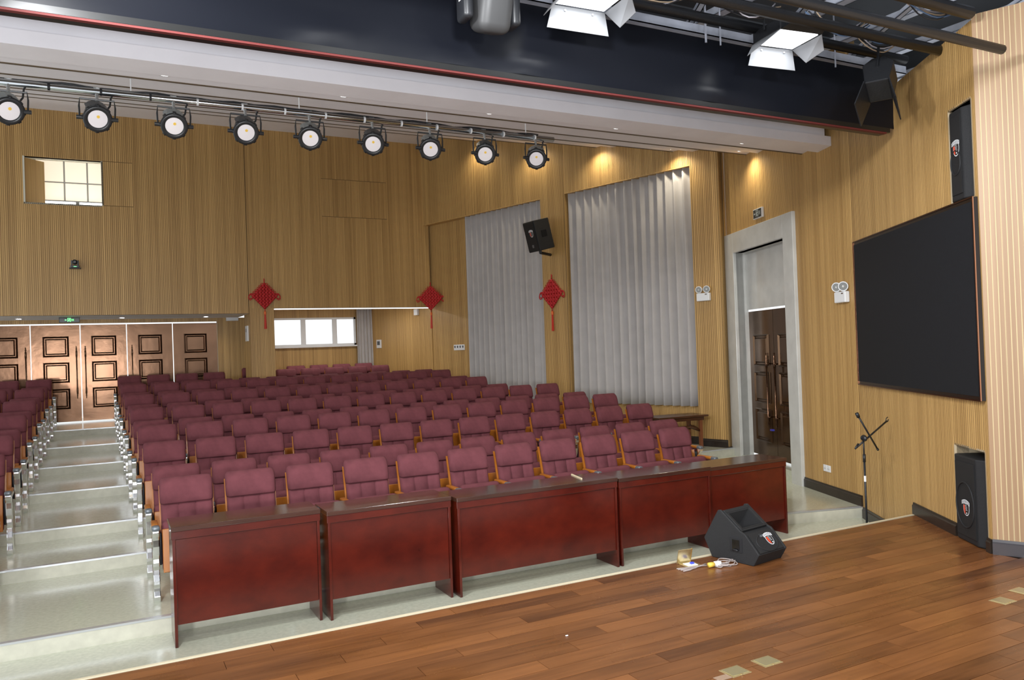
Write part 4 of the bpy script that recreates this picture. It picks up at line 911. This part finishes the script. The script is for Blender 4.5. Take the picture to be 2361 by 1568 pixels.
# unseen panels added over the stage to brighten the right wall and seats
for i, (x, yy, rz_) in enumerate(((-.5, 4.1, -1.25), (1.6, 2.9, -1.05), (4.2, 1.2, -.2), (-1.2, 1.2, -.3))):
    panel_light((x, yy, 2.35 + CZ), rz_, 1.1 if i < 2 else 1.0, 'unseen LED panel light added over the stage to brighten walls and seats', LAMP_ADDED_RIG * (2.6 if i < 2 else 1))['group'] = 'added LED panels over the stage'
# moving head
mh = thing('moving_head_light', 'black moving head stage light with grey shell at the top edge', 'stage light', (2.46, 4.92, 2.40 + CZ))
gs = mat('shell_grey', (.04, .04, .041), .5)
sh = MB(); secs = [(-.12, .06), (-.09, .105), (0, .125), (.10, .12), (.18, .10), (.22, .06)]
xf(rbox(.25, .26, .30, .07, 4), T(.01, 0, -.02) @ RX(.35)).build('head_shell', gs, mh, True)
MB().tube([(.01, .04, .06), (.01, .10, .17)], [.10, .085], 16).build('lens_ring', m_black(), mh, True)
for s_ in (-1, 1): xf(rbox(.075, .16, .34, .03, 3), T(s_ * .185, .02, .06)).build('yoke_arm', m_black(), mh, True)
MB().box(-.226, -.224, -.02, .03, .02, .10).build('label_plate', m_white(), mh)
xf(rbox(.42, .30, .10, .03, 3), T(0, .02, .26)).build('yoke_base', m_black(), mh)
# black flood hanging at the right end
fl_ = thing('black_floodlight', 'black floodlight with folded barn doors hanging near the right wall', 'stage light', M=T(6.28, 4.72, 2.30 + CZ) @ RZ(.5) @ Matrix.Rotation(.5, 4, 'Y'))
MB().ext([(-.10, -.12), (.10, -.12), (.13, .10), (.05, .17), (-.05, .17), (-.13, .10)], -.13, .13).build('housing', m_blackmetal(), fl_, bevel=.01)
for s_ in (-1, 1): MB().box(-.15, .15, -.005, .005, -.26, 0).build('barn_door', m_blackmetal(), fl_, M=T(0, s_ * .10, -.11) @ RX(s_ * .25))
MB().box(-.02, .10, -.129, -.127, -.20, -.17).build('maker_label', mat('label_grey', (.4, .4, .4), .4), fl_)
MB().tube([(-.14, 0, .05), (-.14, 0, .27), (.14, 0, .27), (.14, 0, .05)], .012, 6).build('yoke', m_blackmetal(), fl_)
# ------------------------------------------------------------------ steel and pipes above the stage
def pipe(x0, x1, yy, z, r_, label, m=None, z1=None):
    return tag(MB().tube([(x0, yy, z), (x1, yy, z if z1 is None else z1)], r_, 12).build('batten_pipe', m or m_blackmetal(), None, True), label, 'pipe')
pipe(-3, 6.14, 3.55, 2.15 + CZ, .036, 'long dark batten pipe ending in front of the proscenium column')
pipe(-3, 6.62, 4.36, 2.50 + CZ, .045, 'dark batten pipe in the middle over the stage, meeting the screen wall')
pipe(-3, 7.0, 4.97, 2.68 + CZ, .042, 'dark batten pipe directly above the two LED panel lights')
pipe(-3, 6.2, 3.82, 2.55 + CZ, .05, 'thick dark batten pipe highest over the proscenium column')
rf2 = MB().box(-4, 9.5, -1.5, 6.8, 3.75 + CZ, 3.8 + CZ); struct(rf2.build('ceiling_stage', mat('dark_deck', (.05, .055, .065), .8)))
vd = mat('dark_deck', (.05, .055, .065), .8)
struct(MB().box(9.5, 9.56, -1.5, 6.9, 2.0 + CZ, 3.8 + CZ).build('wall_stage_void_side', vd))
struct(MB().box(-4, 9.5, 6.84, 6.9, 3.0 + CZ, 3.8 + CZ).build('wall_stage_void_front', vd))
def beam(P, Q, w_, h_, label):
    P, Q = Vector(P), Vector(Q); d = (Q - P); L = d.length; d.normalize(); s_ = Vector((0, 0, 1)).cross(d).normalized(); n_ = d.cross(s_)
    M = Matrix(((s_.x, d.x, n_.x, P.x), (s_.y, d.y, n_.y, P.y), (s_.z, d.z, n_.z, P.z), (0, 0, 0, 1)))
    mb = MB().ext([(0, 0)], 0, 0) if False else MB()
    for a_, c_, e_, f_ in ((-w_ / 2, w_ / 2, 0, .008), (-w_ / 2, -w_ / 2 + .008, 0, h_), (w_ / 2 - .008, w_ / 2, 0, h_)): mb.box(a_, c_, 0, L, e_, f_, 0, M)
    return tag(mb.build('steel_channel', m_steel()), label, 'steel beam', 'blue-grey steel channels above the stage')
beam((-3, 5.40, 2.72 + CZ), (7.5, 5.40, 2.72 + CZ), .16, .08, 'long blue-grey steel channel running along the top of the black header')
beam((-3, 4.15, 3.05 + CZ), (9, 4.15, 3.05 + CZ), .14, .08, 'second blue-grey steel channel running parallel to the black header')
beam((-3, 2.9, 3.15 + CZ), (9, 2.9, 3.15 + CZ), .14, .08, 'third blue-grey steel channel running parallel to the black header')
for i in range(9):
    x = 2.0 + i * .82
    beam((x, 1.8, 2.95 + CZ), (x - .35, 6.4, 2.95 + CZ), .11, .07, 'blue-grey steel cross channel over the stage, %s from the left' % ORD[i])
for i in range(5):
    x = 3.3 + i * 1.05
    beam((x, 2.6, 2.84 + CZ), (x + 1.5, 5.6, 2.84 + CZ), .06, .04, 'thin blue-grey steel diagonal brace over the stage, %s from the left' % ORD[i])
for i, (px, py) in enumerate(((1629, 45), (1632, 95), (1931, 165), (1665, 98))):
    p = pY((px, py), 5.20)
    tag(MB().tube([(p.x, 5.22, 2.60 + CZ), (p.x, 5.22, 3.2 + CZ)], .008, 6).build('hanger_rod', m_steel()), ['thin hanger rod left of the bright LED panel, taller one', 'thin hanger rod at the header edge left of the bright LED panel', 'thin hanger rod right of the bright LED panel', 'short hanger rod next to the bright LED panel'][i], 'rod')
rnd = random.Random(21)
for i, (x, yy, z) in enumerate(((5.9, 3.95, 2.62), (4.4, 4.4, 2.58), (5.4, 4.4, 2.60), (6.3, 4.75, 2.72), (3.9, 4.95, 2.80))):
    t = thing('cable_bundle', 'drooping bundle of thin cables on the pipes over the stage, %s from the right' % ORD[4 - i], 'cables', (x, yy, z + CZ))
    for q_ in range(6):
        L = .5 + .25 * rnd.random(); sg = .05 + .10 * rnd.random(); yo = rnd.uniform(-.03, .03)
        MB().tube([(L * (j / 8 - .5), yo + .01 * math.sin(j + q_), -sg * (1 - (2 * j / 8 - 1) ** 2) + .02 * q_ * .2) for j in range(9)], .006, 5).build('cable', [m_black(), mat('cable_tan', (.45, .33, .22), .6), mat('cable_blue', (.12, .2, .35), .6), m_black(), mat('cable_lilac', (.4, .38, .42), .6), m_black()][q_], t, True)
duct = mat('foil_wrap', (.30, .30, .32), .3, .6, bump=.8, bscale=14)
tag(MB().tube([(4.2 + .2 * i, 4.62 + .02 * math.sin(i * 2), 3.10 + CZ + .02 * math.sin(i * 3.1)) for i in range(14)], .055, 10).build('foil_duct', duct, None, True), 'crumpled foil-wrapped duct among the pipes over the stage', 'duct')
# lobby / alcove ceiling lamps: the bright line along the alcove ceiling
for i, (x0_, x1_) in enumerate(((3.4, 4.6), (5.0, 6.2))):
    t = thing('alcove_ceiling_light', ['left', 'right'][i] + ' long white ceiling light just inside the window alcove', 'ceiling light', ((x0_ + x1_) / 2, 18.3, 1.2 + CZ - .03))
    MB().box(-(x1_ - x0_) / 2, (x1_ - x0_) / 2, -.05, .05, 0, .028).build('diffuser', mat('alcove_glow', (1, 1, 1), .4, emit=(1, .98, .94), estr=5), t)
    MB().box(-(x1_ - x0_) / 2 - .01, (x1_ - x0_) / 2 + .01, -.06, .06, .02, .0295).build('tray', m_white(), t)
    ld = bpy.data.lights.new('alcove_lamp', 'AREA'); ld.shape = 'RECTANGLE'; ld.size = 1.1; ld.size_y = .1; ld.energy = LAMP_REAR; ld.color = (1, .97, .92)
    lo = bpy.data.objects.new('alcove_lamp', ld); C.objects.link(lo); lo.parent = t; lo.location = (0, 0, -.01)
for i, x in enumerate((-1.6, .3, 2.0)):
    downlight(x, 18.9, ZLOB, 'small downlight in the lobby soffit over the %s bronze door leaf' % ['left', 'middle', 'right'][i], LAMP_REAR * 1.4)
# two unseen floods on stands, added to give the hall flash-like front light
for i, (x, yy) in enumerate(((-2.2, -.6), (-.2, -1.2))):
    t = panel_light((x, yy, STG + 1.45), -.12, 1.66, '%s added unseen LED flood on a stand behind the viewpoint, lighting the hall' % ['left', 'right'][i], LAMP_ADDED_STAND, .6, .5)
    sd = thing('added_flood_stand', '%s black tripod stand added to carry an unseen LED flood behind the viewpoint' % ['left', 'right'][i], 'added light stand', (x, yy - .14, STG))
    MB().tube([(0, 0, .2), (0, 0, 1.42)], .018, 10).build('pole', m_blackmetal(), sd, True)
    for k in range(3): a_ = 2 * PI * k / 3 + .5; MB().tube([(0, 0, .55), (.42 * math.cos(a_), .42 * math.sin(a_), .012)], .012, 8).build('leg', m_blackmetal(), sd, True)
